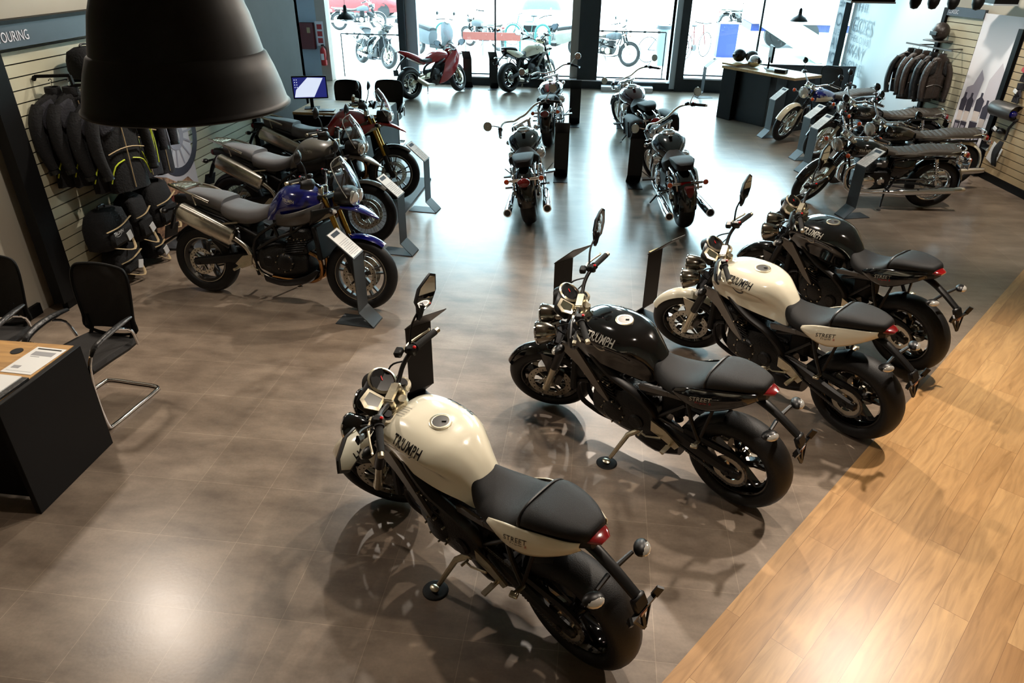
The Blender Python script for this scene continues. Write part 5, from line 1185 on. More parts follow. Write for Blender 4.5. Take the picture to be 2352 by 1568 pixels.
# right slat wall
def right_display():
    ang = math.atan2(wr.y, wr.x)
    r = empty('slatwall_panel', (rc.x-.05, rc.y, 0), ang); tag(r, 'tan slatted display wall at the right edge of the room', 'wall panel')
    L = 4.2; g = MB(); g.box((L/2, -.01, 1.03), (L, .02, 1.86)); g.build('groove_backing', 'groove_black', r)
    g = MB(); n = 19; h = 1.84/n
    for i in range(n): g.box((L/2+.06, -.027, .12+h*(i+.5)), (L-.12, .016, h-.011))
    g.build('slat_boards', 'slat_right', r)
    g = MB(); g.box((.03, -.03, 1.0), (.10, .07, 2.0)); g.build('side_post', 'display_black', r)
    q = tag(bx('taped_notice', (0, 0, 0), (.24, .006, .26), 'tag_white'), 'crumpled white sheet taped low on the tan slatted wall', 'notice'); q.location = rc+wr*.34+Vector((-.10, 0, .40)); q.rotation_euler = (0, .25, ang)
    p = rc+wr*.10
    c = empty('canister', (p.x-.17, p.y-.02, 1.0), ang+.05); tag(c, 'grey cylindrical case jutting from the tan slatted wall', 'case')
    g = MB(); g.lathe([(0, 0), (.10, .0), (.105, .02), (.105, .46), (.098, .47), (.098, .40), (0, .40)], (.0, 0, 0), (1, 0, 0), 26); g.build('tube', 'gun_metal', c)
    g = MB(); g.sph((.42, -.01, -.02), (.05, .06, .05), 12); g.build('goggle_lens', 'blue_paint', c)
    for i, (t, z, lb, mm) in enumerate([(.28, .72, 'small black goggles below the grey case', 'leather_black'), (.52, .42, 'black knee guard hanging low on the tan slatted wall', 'cloth_black'), (.44, 1.25, 'white and black glove at the edge of the tan slatted wall', 'cloth_grey'), (.46, 1.52, 'red and blue glove topmost on the tan slatted wall', 'cloth_grey')]):
        p = rc+wr*t; c = empty(['goggles', 'knee_guard', 'glove', 'glove'][i], (p.x-.12, p.y, z), ang); tag(c, lb, ['goggles', 'guard', 'glove', 'glove'][i])
        g = MB()
        if i == 0: g.sph((-.05, -.0, 0), (.07, .05, .04), 14); g.sph((.07, 0, 0), (.07, .05, .04), 14); g.tube([(-.12, .02, 0), (0, .06, .01), (.12, .02, 0)], .012, 6, sm=3)
        elif i == 1: g.surf([[(-.04, -.05, .20), (.04, -.05, .2)], [(-.07, -.08, .10), (.07, -.08, .10)], [(-.06, -.09, 0), (.06, -.09, 0)], [(-.06, -.05, -.14), (.05, -.05, -.14)]], 3, 3, mirror=False); g.tube([(0, -.02, .22), (.0, -.02, .38), (.05, 0, .48)], .012, 6)
        else:
            g.sph((0, -.01, 0), (.055, .03, .07), 14)
            for k in range(4): g.tube([(-.045+.03*k, -.01, -.05), (-.055+.036*k, -.015, -.13)], [.015, .011], 7)
            g.tube([(.045, -.01, 0), (.09, -.015, -.05)], [.016, .012], 7); g.cyl((0, 0, .05), (0, 0, .12), .045, 12, .05)
        g.build('shell', mm, c, th=.012 if i == 1 else 0)
        g = MB(); g.box((.0, -.055 if i else -.05, .02), (.08, .012, .05), rot=(0, .3, 0), ch=.004); g.build('pale_patch', 'tag_white' if i != 3 else 'ext_red', c)
right_display()
def angled_wall():
    d2 = Vector((5.235-5.70, 12.53-11.08, 0)).normalized(); ang = math.atan2(-d2.y, -d2.x)   # local +x runs from the far end towards the camera
    o = Vector((5.235, 12.53, 0))+Vector((-.04, -.01, 0)); nrm = Vector((-1, -.33, 0)).normalized()
    r = empty('slatwall_panel', o, ang); tag(r, 'narrow slatted display wall behind the brown leather jackets', 'wall panel')
    g = MB(); g.box((.40, -.005, 1.08), (.80, .01, 1.96)); g.build('groove_backing', 'groove_black', r)
    g = MB()
    for i in range(20): g.box((.43, -.018, .12+.0975*(i+.5)), (.70, .014, .087))
    g.build('slat_boards', 'slat_cream', r)
    g = MB(); g.box((.03, -.03, 1.08), (.07, .06, 2.16)); g.build('side_post', 'display_black', r)
    h = empty('header_board', o+Vector((0, 0, 2.07)), ang); tag(h, 'blue grey header board lettered CLASSIC over the leather jackets', 'sign')
    g = MB(); g.box((.42, -.03, .05), (.76, .05, .12)); g.build('board', 'header_grey', h)
    put_text('CLASSIC', 'letter_white', h, (.10, -.056, .02), (1, 0, 0), (0, 0, 1), .20, .055, None, .002)
    p = empty('poster', o, ang); tag(p, 'tall pale wall poster of riders lined up on a road', 'poster')
    bx('poster_sheet', (1.16, -.03, 1.08), (.72, .012, 2.12), 'photo_sky', p)
    def flat(name, polys, m, dy):
        q = MB()
        for pl in polys: q.add([(a+.80, -.037-dy, c) for a, c in pl], [tuple(range(len(pl)))])
        q.build(name, m, p)
    flat('road_print', [[(0, .02), (.72, .02), (.72, .42), (0, .52)]], 'photo_pale', .0)
    flat('kerb_print', [[(0, .42), (.72, .28), (.72, .31), (0, .46)], [(0, .34), (.72, .20), (.72, .24), (0, .385)]], 'photo_mid', .001)
    flat('tree_print', [[(.05, .9), (.30, .9), (.34, 1.3), (.26, 1.42), (.18, 1.2), (.08, 1.15)]], 'photo_mid', .001)
    flat('house_print', [[(.42, .8), (.71, .8), (.71, 1.35), (.58, 1.55), (.44, 1.30)]], 'photo_pale', .001)
    P_ = []; Q_ = []; K_ = []
    for i, (xx, zz, s_) in enumerate([(.10, .92, .8), (.22, .93, .85), (.40, .96, 1.05), (.54, .88, .9)]):
        P_ += [[(xx-.06*s_, zz-.12), (xx+.06*s_, zz-.12), (xx+.07*s_, zz+.06), (xx+.02, zz+.10), (xx+.02, zz+.16), (xx-.02, zz+.16), (xx-.02, zz+.10), (xx-.07*s_, zz+.05)]]
        P_ += [[(xx-.05*s_, zz-.55*s_), (xx+.05*s_, zz-.55*s_), (xx+.07*s_, zz-.25), (xx-.07*s_, zz-.25)]]
        Q_ += [[(xx-.05*s_, zz-.24), (xx+.05*s_, zz-.24), (xx+.055*s_, zz-.10), (xx-.055*s_, zz-.10)]]; K_ += [[(xx-.03, zz-.5*s_), (xx+.03, zz-.5*s_), (xx+.035, zz-.36*s_), (xx-.035, zz-.36*s_)]]
    flat('rider_print', P_, 'photo_dark', .002); flat('shirt_print', Q_, 'photo_skin', .003); flat('bike_print', K_, 'photo_mid', .0035)
    bx('poster_edge', (1.525, -.04, 1.0), (.02, .03, 2.0), 'display_black', p)
    return o, ang
AO, AANG = angled_wall()
# writing on the far white wall (the wall face looks towards -x)
for i, (s, z, h, w) in enumerate([('THE', 1.80, .16, .8), ('SUN', 1.62, .16, .8) if False else ('GOES', 1.40, .28, 1.35), ('THE LONG', 1.22, .13, 1.35), ('WAY', .93, .24, 1.2), ('HOME', .62, .24, 1.3)]):
    o = put_text(s, 'street_grey', None, (5.285-.06*0, 17.15, z), (-.013, -1, 0), (0, 0, 1), w, h, None, .012, name='wall_lettering')
    tag(o, 'grey stencilled word %s on the far white wall' % s, 'lettering', kind=None)
    o.location.x -= .012

# ---------------------------------------------------------------- clothing
def jacket(loc, rz, m, label, group, neon=None, w=.44, h=.78, patch=None, d=.13, name='jacket'):
    r = empty(name, loc, rz); tag(r, label, 'jacket', group); rr = random.Random(int(loc[1]*1000)); j = lambda a=.012: rr.uniform(-a, a)
    g = MB(); S_ = []
    for (z, hw, hd_) in ((0, .05, .05), (-.03, .10, .055), (-.08, w*.46, d*.50), (-.20, w*.47, d*.62), (-.40, w*.45, d*.60), (-.60, w*.46, d*.62), (-h, w*.48, d*.60)):
        ring = []
        for k in range(18):
            a = 2*PI*k/18; ring.append(Vector(((hw+j())*math.copysign(abs(math.cos(a))**.8, math.cos(a)), (hd_+j())*math.sin(a), z+j(.008))))
        S_.append(ring)
    g.rings(S_); g.build('body', m, r, 60)
    for s in (-1, 1):
        g = MB(); g.tube([(s*w*.40, 0, -.09), (s*(w*.5+.03), -.01, -.22), (s*(w*.5+.05), -.03, -.42), (s*(w*.5+.03), -.06, -.62+j(.03))], [.055, .062, .056, .045], 10, sm=4, flat=.8); so = g.build('sleeve', m, r, 60)
        g = MB(); g.cyl((s*(w*.5+.032), -.055, -.60), (s*(w*.5+.028), -.062, -.635), .047, 10); g.build('cuff', 'leather_black', so)
    g = MB(); g.lathe([(.055, -.03), (.065, .0), (.06, .04), (.05, .04), (.05, 0)], (0, 0, 0), (0, 0, 1), 14); g.build('collar', m, r)
    g = MB(); g.tube([(0, 0, .02), (0, 0, .07), (.015, 0, .09), (0, 0, .105), (-.015, 0, .09)], .004, 5, sm=2); g.build('hanger_hook', 'chrome', r)
    g = MB(); lw = 'cloth_grey' if m == 'cloth_black' else 'leather_brown' if m != 'leather_brown' else 'leather_black'
    for s in (-1, 1): g.surf([[(s*.05, -d*.40, -.035), (s*w*.30, -d*.52, -.055), (s*w*.49, -d*.30, -.10)], [(s*.05, -d*.62, -.12), (s*w*.28, -d*.70, -.15), (s*w*.50, -d*.50, -.20)], [(s*.05, -d*.68, -.20), (s*w*.24, -d*.72, -.24), (s*w*.46, -d*.58, -.27)]], 3, 3, mirror=False)
    g.build('shoulder_yoke', lw, r, 60, th=.004)
    g = MB(); g.tube([(-w*.44, -d*.60, -.43), (-w*.15, -d*.70, -.40), (w*.15, -d*.70, -.40), (w*.44, -d*.60, -.43)], .006, 5, sm=3); g.tube([(0, -d*.56, -.07), (0, -d*.70, -.3), (0, -d*.66, -h*.97)], .005, 5, sm=3); g.build('front_seam', 'strap_tan' if m != 'leather_brown' else 'gun_metal', r)
    if neon:
        g = MB()
        for s in (-1, 1): g.tube([(s*w*.1, -d*.62, -.50), (s*w*.35, -d*.60, -.54), (s*w*.50, -d*.40, -.68)], .006, 5, sm=3)
        g.tube([(w*.5+.10, -.03, -.20), (w*.5+.112, -.05, -.42), (w*.5+.08, -.08, -.60)], .005, 5, sm=3)
        g.build('neon_piping', neon, r)
    if patch:
        g = MB(); g.box((w*.22, -d*.62, -.22), (.07, .01, .10), ch=.002); g.box((-w*.5-.03, -.06, -.5), (.05, .05, .05), ch=.01); g.build('pale_patch', patch, r)
    return r
def rail(name, pts, label, m='display_black'):
    g = MB()
    for k in range(len(pts)-1): g.bar(pts[k], pts[k+1], .024, .024)
    tag(g.build(name, m), label, 'rail')
lab = ['deepest of the four beside the black post', 'second out from the wall beside the black post', 'third out from the wall beside the black post', 'frontmost of the four beside the black post']
for i in range(4):
    jacket((-4.58+.125*i, 5.66+.05*i, 1.80-(0, .0, .07, .08)[i]), PI/2-.30, 'cloth_black', 'black riding jacket with yellow piping, '+lab[i], 'touring jackets on the left wall', 'neon_yellow', w=.42, d=.10)
rail('hanging_rail', [(-4.68, 5.60, 1.90), (-4.66, 5.60, 1.93), (-4.42, 5.70, 1.93), (-4.41, 5.70, 1.85), (-4.15, 5.82, 1.85)], 'black stepped hanging arm above the yellow piped jackets')
lab2 = ['black riding jacket with a white arm band right of the yellow piped ones', 'long black riding jacket with a yellow shoulder line under the lamp rim', 'creased dark grey riding jacket under the pendant lamp', 'grey jacket in front of the creased one under the pendant lamp', 'dark riding trousers hanging beside the wheel poster', 'last dark garment before the wheel poster']
for i, (xx, yy, ww) in enumerate([(-4.54, 6.04, .40), (-4.42, 6.12, .40), (-4.56, 6.38, .36), (-4.44, 6.44, .36), (-4.54, 6.68, .22), (-4.43, 6.72, .22)]):
    jacket((xx, yy, 1.72), PI/2-.30, 'cloth_black' if i < 2 else 'cloth_grey', lab2[i], 'touring jackets on the left wall', 'neon_yellow' if i == 1 else None, w=ww, h=.86 if i < 4 else .90, patch='tag_white' if i in (0, 2) else None, d=.10)
for k, yy in enumerate((6.02, 6.36, 6.66)): rail('hanging_rail', [(-4.68, yy, 1.83), (-4.34, yy+.13, 1.83)], 'black hanging arm %s behind the pendant lamp' % ('nearest the stepped one', 'in the middle', 'next to the wheel poster')[k])
for i in range(3): jacket((-4.50, 8.25+.42*i, 1.72), PI/2-.2, 'cloth_black', ['dark jacket over the greenish slats next to the wheel poster', 'dark jacket in the middle of the greenish slats', 'dark jacket over the greenish slats next to the cream wall'][i], 'dark jackets on the greenish slatted wall', h=.56+.05*(i % 2), w=.34, d=.10)
for i in range(3): rail('hanging_rail', [(-4.68, 8.25+.42*i, 1.83), (-4.44, 8.28+.42*i, 1.83)], 'black hanging arm over the greenish slats, %s' % ('nearest the camera', 'middle one', 'farthest one')[i])
def bag(loc, s, label, m='cloth_black', logo=False, strap='strap_tan', name='backpack', seed=1):
    r = empty(name, loc, PI/2); tag(r, label, 'bag'); rr = random.Random(seed)
    g = MB(); R_ = []
    for (z, k) in ((0, .75), (.05, .98), (.3, 1.05), (.6, 1.0), (.88, .85), (1.0, .5)):
        ring = []
        for i in range(16):
            a = 2*PI*i/16; ring.append(Vector((s[0]/2*k*math.copysign(abs(math.cos(a))**.6, math.cos(a))+rr.uniform(-.01, .01), -.0+s[1]/2*k*math.copysign(abs(math.sin(a))**.6, math.sin(a)), z*s[2])))
        R_.append(ring)
    g.rings(R_); g.build('body', m, r, 60)
    g = MB(); g.box((0, -s[1]/2, s[2]*.3), (s[0]*.7, .06, s[2]*.42), ch=.025); po = g.build('front_pocket', m, r)
    g = MB(); g.tube([(-s[0]*.42, -s[1]*.52, s[2]*.55), (-s[0]*.1, -s[1]*.6-.02, s[2]*.60), (s[0]*.40, -s[1]*.52, s[2]*.66)], .011, 6, sm=4, flat=.4); g.tube([(s[0]*.3, -s[1]*.5, s[2]*.1), (s[0]*.1, -s[1]*.6-.04, -.04), (-s[0]*.3, -s[1]*.5, .03)], .012, 6, sm=4, flat=.4); g.build('strap', strap, r)
    g = MB(); g.box((s[0]*.15, -s[1]/2-.035, s[2]*.24), (.07, .008, .08), rot=(0, rr.uniform(-.4, .4), 0)); g.build('price_tag', 'tag_white', r)
    g = MB(); g.tube([(-.05, 0, s[2]*.97), (-.04, 0, s[2]*1.08), (.04, 0, s[2]*1.08), (.05, 0, s[2]*.97)], .009, 6, sm=3); g.build('carry_handle', 'leather_black', r)
    if logo: put_text('TRIUMPH', 'tag_white', po, (-s[0]*.3, -s[1]/2-.032, s[2]*.40), (1, 0, 0), (0, 0, 1), .14, .035, None, .002, .1, .02, 1, swoosh())
    return r
bag((-4.50, 5.72, .40), (.46, .26, .36), 'wide black bag with a tan strap, upper left of the bags', seed=2, logo=True)
bag((-4.50, 5.80, .10), (.40, .22, .27), 'small black bag hanging lowest under the jackets', seed=3)
bag((-4.50, 6.12, .32), (.30, .24, .46), 'upright black backpack with pale buckles in the middle of the bags', seed=4)
bag((-4.50, 6.50, .34), (.42, .28, .46), 'large round black bag beside the rock poster', seed=5)
bag((-4.50, 6.30, .06), (.22, .18, .24), 'narrow black pouch with a white tag under the upright backpack', seed=6)
bag((-4.48, 6.05, 1.86), (.34, .24, .25), 'black tank bag with white trim above the stepped rail', strap='tag_white', seed=7)
jl = ['black jacket with white patches nearest the far white wall', 'brown leather jacket with pale reflections, second from the far end', 'brown leather jacket, third from the far end', 'black leather jacket, fourth from the far end', 'slim brown leather jacket beside the riders poster']
for i in range(5):
    p = AO+Vector((math.cos(AANG), math.sin(AANG), 0))*(-.14+(0, .15, .34, .50, .68)[i])+Vector((-.30, -.08, 0))
    jacket((p.x, p.y, 1.53), AANG+(1.0, 1.35, 1.1, 1.3, 1.2)[i], ('leather_black', 'leather_brown', 'leather_brown', 'leather_black', 'leather_brown')[i], jl[i], 'leather jackets on the classic wall', patch='tag_white' if i < 2 else None, h=(.62, .70, .64, .68, .58)[i], w=(.38, .32, .36, .30, .26)[i], d=.07, name='leather_jacket')
g = MB(); p1 = AO+Vector((-.32, -.05, 1.63)); d_ = Vector((math.cos(AANG), math.sin(AANG), 0)); g.bar(p1-d_*.25, p1+d_*.75, .022, .022)
for k in (0, .6): g.bar(p1+d_*k, p1+d_*k+Vector((.30, .09, 0)), .018, .018)
tag(g.build('hanging_rail', 'gun_metal'), 'grey hanging rail carrying the leather jackets', 'rail')
g = empty('helmet', AO+d_*.18+Vector((-.16, -.05, 1.72)), AANG); tag(g, 'brown and pink helmet on the shelf above the leather jackets', 'helmet')
q = MB(); q.sph((0, 0, .12), (.14, .12, .13), 18); q.build('shell', 'leather_brown', g); q = MB(); q.box((.0, -.11, .10), (.16, .03, .07), ch=.01); q.build('visor', 'dial_black', g)
q = MB(); q.box((0, 0, 0), (.34, .26, .02), ch=.004); q.build('shelf', 'gun_metal', None); so = bpy.data.objects['shelf']; so.location = AO+d_*.18+Vector((-.16, -.05, 1.71)); so.rotation_euler.z = AANG; tag(so, 'small grey shelf under the brown helmet', 'shelf')
bag((AO.x-.26+d_.x*.2, AO.y-.1+d_.y*.2, .42), (.44, .30, .30), 'olive and black bag under the leather jackets', m='leather_black', seed=9, name='duffel_bag')
bag((AO.x-.24+d_.x*.45, AO.y-.1+d_.y*.45, .10), (.30, .24, .34), 'dark bag on the floor under the leather jackets', m='leather_black', seed=10, name='duffel_bag')

# ---------------------------------------------------------------- price stands
def stand(x, y, rz, label, grp, m='stand_grey', paper=True, h=.64, w=.20, edge=None):
    """reader stands on local +x; panel leans away (towards -x)"""
    r = empty('price_stand', (x, y, 0), rz); tag(r, label, 'sign stand', grp); t = .006
    g = MB(); g.box((-.05, 0, .004), (.36, w, .008)); go = g.build('foot_plate', m, r)
    g = MB(); g.bar((.125, 0, .01), (0, 0, .135), t, w, up=(0, 1, 0)); g.v = g.v; g.build('foot_brace', m, r)
    g = MB(); g.box((0, 0, .13+(h-.13)/2), (t, w, h-.13)); g.build('post', m, r)
    a = Vector((.01, 0, h-.005)); b_ = Vector((-.215, 0, h+.185)); g = MB(); g.bar(a, b_, w, t); po = g.build('panel', m, r)
    if edge: q = MB(); q.box((.012, 0, h+.004), (.022, w*.7, .012)); q.build('edge_strip', edge, po)
    if paper:
        n = (b_-a).cross(Vector((0, 1, 0))).normalized()
        if n.z < 0: n = -n
        dd = (b_-a).normalized(); g = MB(); g.bar(a+dd*.012+n*.005, b_-dd*.006+n*.005, w*.93, .002); pp = g.build('price_sheet', 'paper', po)
        g = MB(); L_ = (b_-a).length; g.bar(a+dd*L_*.80+n*.0065, a+dd*L_*.93+n*.0065, w*.6, .001); g.build('sheet_banner', 'print_dark', pp)
        g = MB()
        for k in range(9):
            q0 = a+dd*L_*(.10+.06*k)+n*.0065; g.bar(q0, q0+dd*.004, w*(.75 if k % 3 else .45), .001)
        g.build('sheet_lines', 'print_grey', pp)
    return r
stand(-1.93, 5.28, -.10, 'dark sign stand in front of the blue motorcycle\'s front wheel', None)
stand(-1.99, 6.90, -.10, 'dark sign stand in front of the grey tall motorcycle', None)
stand(-2.04, 8.30, -.10, 'dark sign stand farthest left beside the red tall motorcycle', None)
stand(3.20, 8.86, PI+.30, 'grey sign stand before the nearest classic motorcycle', None)
stand(3.14, 10.85, PI+.3, 'grey sign stand half hidden between the two nearest classic motorcycles', None)
stand(3.22, 11.6, PI+.3, 'pale grey sign stand right of the black counter, nearer one', None)
stand(2.98, 13.05, PI+.3, 'slim grey sign stand against the black counter', None)
stand(2.26, 16.7, PI+.2, 'grey sign stand under the window left of the counter', None)
for (x, y, rz, lb) in [(-.48, 9.95, PI/2+.05, 'black sign stand right of the nearer left cruiser'), (-.44, 13.45, PI/2+.02, 'black sign stand right of the red striped cruiser'), (.56, 9.80, PI/2+.08, 'black sign stand left of the nearer right cruiser'), (.45, 13.5, PI/2, 'black sign stand left of the cruiser with saddlebags'),
                       (-3.08, 16.95, PI/2, 'black sign stand by the window right of the red motorcycle, nearer the red front wheel'), (-2.47, 16.95, PI/2, 'black sign stand by the window left of the white naked motorcycle')]:
    stand(x, y, rz, lb, None, 'stand_black', paper=True)
stand(-1.13, 4.12, 2.35, 'black sign stand behind the handlebar of the foreground white motorcycle', None, 'stand_black')
stand(-.20, 5.40, 2.35, 'black sign stand behind the black naked motorcycle\'s mirror', None, 'stand_black')
stand(.57, 5.72, 2.45, 'black sign stand with a gold edge behind the second white motorcycle', None, 'stand_black', edge='gold_metal')
stand(1.80, 6.85, 2.3, 'black sign stand behind the rearmost black naked motorcycle', None, 'stand_black')

# ---------------------------------------------------------------- furniture
def desk_near():
    r = empty('desk', (-3.95, 3.04, 0)); tag(r, 'black panelled desk with an oak top at the left edge', 'desk')
    bx('side_panel', (.87, 0, .375), (.035, .68, .75), 'display_black', r, ch=.003); bx('side_panel', (-.87, 0, .375), (.035, .68, .75), 'display_black', r, ch=.003)
    bx('tabletop', (0, .0, .735), (1.70, .66, .03), 'oak_board', r); bx('modesty_panel', (0, -.22, .37), (1.70, .02, .70), 'display_black', r)
    g = MB(); g.lathe([(0, 0), (.035, 0), (.035, .003), (0, .003)], (.56, .22, .7505), (0, 0, 1), 20); g.build('cable_grommet', 'groove_black', r)
    def sheet(c, d, rz, label, lines=True, th=.001, m='paper', name='paper_sheet'):
        o = bx(name, (0, 0, 0), (d[0], d[1], th), m); o.location = c; o.rotation_euler.z = rz; tag(o, label, 'paper')
        if lines:
            g = MB(); g.box((0, d[1]*.43, th/2+.0004), (d[0]*.8, .012, .0004)); g.build('header_bar', 'groove_black', o)
            g = MB(); g.box((0, d[1]*.25, th/2+.0004), (d[0]*.7, .045, .0003)); g.box((-.03, d[1]*.13, th/2+.0004), (.06, .006, .0003)); g.box((-.05, -d[1]*.28, th/2+.0004), (.05, .03, .0003)); g.box((0, -d[1]*.42, th/2+.0004), (d[0]*.8, .002, .0003)); g.build('printed_text', 'print_grey', o)
        return o
    sheet((-3.21, 3.175, .752), (.20, .29, 0), -.05, 'printed white sheet with a black header on the near desk')
    f = sheet((-3.22, 2.87, .757), (.25, .23, 0), -.02, 'dark folder on the near desk under the loose pages', False, .012, 'leather_black', 'folder')
    sheet((-3.25, 2.885, .766), (.23, .20, 0), -.04, 'stack of white pages on the dark folder at the desk corner', False, .006)
    g = MB(); g.tube([(0, 0, 0), (.12, .04, 0)], [.005, .003], 8); o = g.build('pen', 'pen_dark'); o.location = (-3.33, 2.84, .776); tag(o, 'dark pen lying on the white pages', 'pen')
desk_near()
def office_chair(x, y, rz, label, grp='visitor chairs'):
    """faces local -y"""
    r = empty('cantilever_chair', (x, y, 0), rz); tag(r, label, 'chair', grp)
    g = MB(); P = []
    for s in (1,):
        P = [(.23, -.20, .60), (.24, -.27, .50), (.24, -.29, .30), (.235, -.27, .05), (.23, -.21, .016), (.23, .0, .014), (.23, .20, .014), (.20, .27, .014), (0, .275, .014)]
    half = spline([Vector(p) for p in P], 4); full = half+[Vector((-p.x, p.y, p.z)) for p in reversed(half[:-1])]
    g.tube(full, .0125, 10); g.build('chrome_frame', 'chrome', r)
    for s in (-1, 1):
        g = MB(); g.tube([(s*.25, .16, .45), (s*.265, .12, .58), (s*.26, .02, .645)], .011, 8, sm=3); g.build('arm_support', 'chrome', r)
        g = MB(); g.tube([(s*.25, -.24, .575), (s*.262, -.20, .625), (s*.268, -.08, .655), (s*.262, .06, .665), (s*.25, .16, .66)], [.018, .026, .028, .026, .016], 10, sm=4, flat=.6); g.build('armrest', 'leather_black', r)
    g = MB(); R_ = []
    for (yy, z, hw) in ((-.25, .425, .19), (-.22, .445, .215), (-.05, .45, .225), (.12, .44, .22), (.22, .435, .20)):
        R_.append([Vector((hw*c_, yy, z+s_*.028)) for c_, s_ in ((-1, 0), (-.92, 1), (0, .9), (.92, 1), (1, 0), (.92, -1), (0, -1), (-.92, -1))])
    g.rings(R_); g.build('seat', 'mesh_black', r)
    back = [(.20, .50, .20), (.205, .60, .205), (.215, .75, .222), (.23, .88, .225), (.245, .95, .20), (.25, .975, .14)]
    L_ = [Vector((-w_, yy+.02, z)) for yy, z, w_ in back]; R2 = [Vector((w_, yy+.02, z)) for yy, z, w_ in back]
    g = MB(); g.tube(L_+[Vector((0, .275, .985))]+list(reversed(R2))+[Vector((0, .21, .47))], .011, 8, sm=4, closed=True); g.build('back_frame', 'display_black', r)
    g = MB(); g.surf([[(-w_*k, yy+.02+(1-abs(k))*-.0+.035*(1-k*k), z) for k in (1, .5, 0, -.5, -1)] for yy, z, w_ in back], 4, 3, mirror=False); g.build('mesh_back', 'mesh_black', r, 60)
    g = MB()
    for s in (-1, 1): g = MB(); g.tube([(s*.16, .18, .43), (s*.17, .235, .50), (s*.18, .235, .60)], .014, 8); g.build('back_bracket', 'display_black', r)
office_chair(-3.37, 3.79, -.10, 'black mesh cantilever chair with a chrome frame, fully visible behind the near desk')
office_chair(-4.20, 3.82, .05, 'black mesh chair cut off by the left edge of the photo')
def desk_far():
    r = empty('desk', (-3.82, 10.62, 0), -.0); tag(r, 'oak topped desk with grey side panels behind the red motorcycle', 'desk')
    P = lambda a, c: Vector((a, c, 0))
    bx('tabletop', (0, 0, .735), (1.30, .95, .035), 'oak_board', r); bx('side_panel', (.645, 0, .375), (.03, .95, .75), 'frame_light' if False else 'wall_dark', r); bx('side_panel', (-.64, 0, .375), (.03, .90, .74), 'display_black', r); bx('modesty_panel', (0, -.44, .40), (1.26, .02, .60), 'display_black', r)
desk_far()
def monitor(loc, rz, label):
    r = empty('monitor', loc, rz); tag(r, label, 'monitor')
    bx('base', (0, 0, .006), (.22, .18, .012), 'display_black', r); g = MB(); g.bar((0, .03, .01), (0, .04, .16), .05, .03); g.build('neck', 'display_black', r)
    b_ = bx('display_case', (0, 0, .30), (.50, .035, .32), 'display_black', r, ch=.005)
    s_ = bx('screen', (0, -.0185, .30), (.47, .002, .285), 'screen_blue', b_)
    g = MB(); g.add([(-.23, -.0205, .165), (.05, -.0205, .165), (.20, -.0205, .43), (-.02, -.0205, .44), (-.20, -.0205, .27)], [(0, 1, 2, 3, 4)]); g.build('wallpaper_shape', 'screen_white', s_)
    g = MB()
    for i in range(4):
        for k in range(2): g.box((-.21+.03*k, -.0205, .41-.035*i), (.012, .001, .012))
    g.build('desktop_icons', 'screen_white', s_)
monitor((-4.28, 10.45, .7525), .32, 'lit computer monitor showing a blue and white picture on the far desk')
o = empty('telephone', (-3.72, 10.90, .7525), .3); tag(o, 'beige desk telephone right of the monitor', 'telephone'); g = MB(); g.prism([(-.09, 0), (.09, 0), (.09, .04), (-.09, .09)], -.10, .10); g.build('body', 'carton', o); g = MB(); g.tube([(-.06, -.09, .10), (-.06, 0, .115), (-.06, .09, .10)], [.025, .014, .025], 10, sm=3); g.build('handset', 'carton', o)
for i, (xx, yy, rz, mm, lb) in enumerate([(-4.05, 10.3, .2, 'leather_black', 'black keyboard in front of the monitor'), (-3.66, 10.42, -.2, 'platform_grey', 'grey folder on the oak desk behind the red tank'), (-3.36, 10.80, .3, 'paper', 'white papers on the oak desk by the red motorcycle screen')]):
    o = bx(['keyboard', 'folder', 'paper_sheet'][i], (0, 0, 0), (.32, .16, .014), mm, ch=.003); o.location = (xx, yy, .7605); o.rotation_euler.z = rz; tag(o, lb, ['keyboard', 'folder', 'paper'][i])
office_chair(-4.10, 11.30, -.05, 'black mesh chair at the far desk left of the tall windscreen'); office_chair(-3.42, 11.42, .05, 'black mesh chair at the far desk behind the tall windscreen')
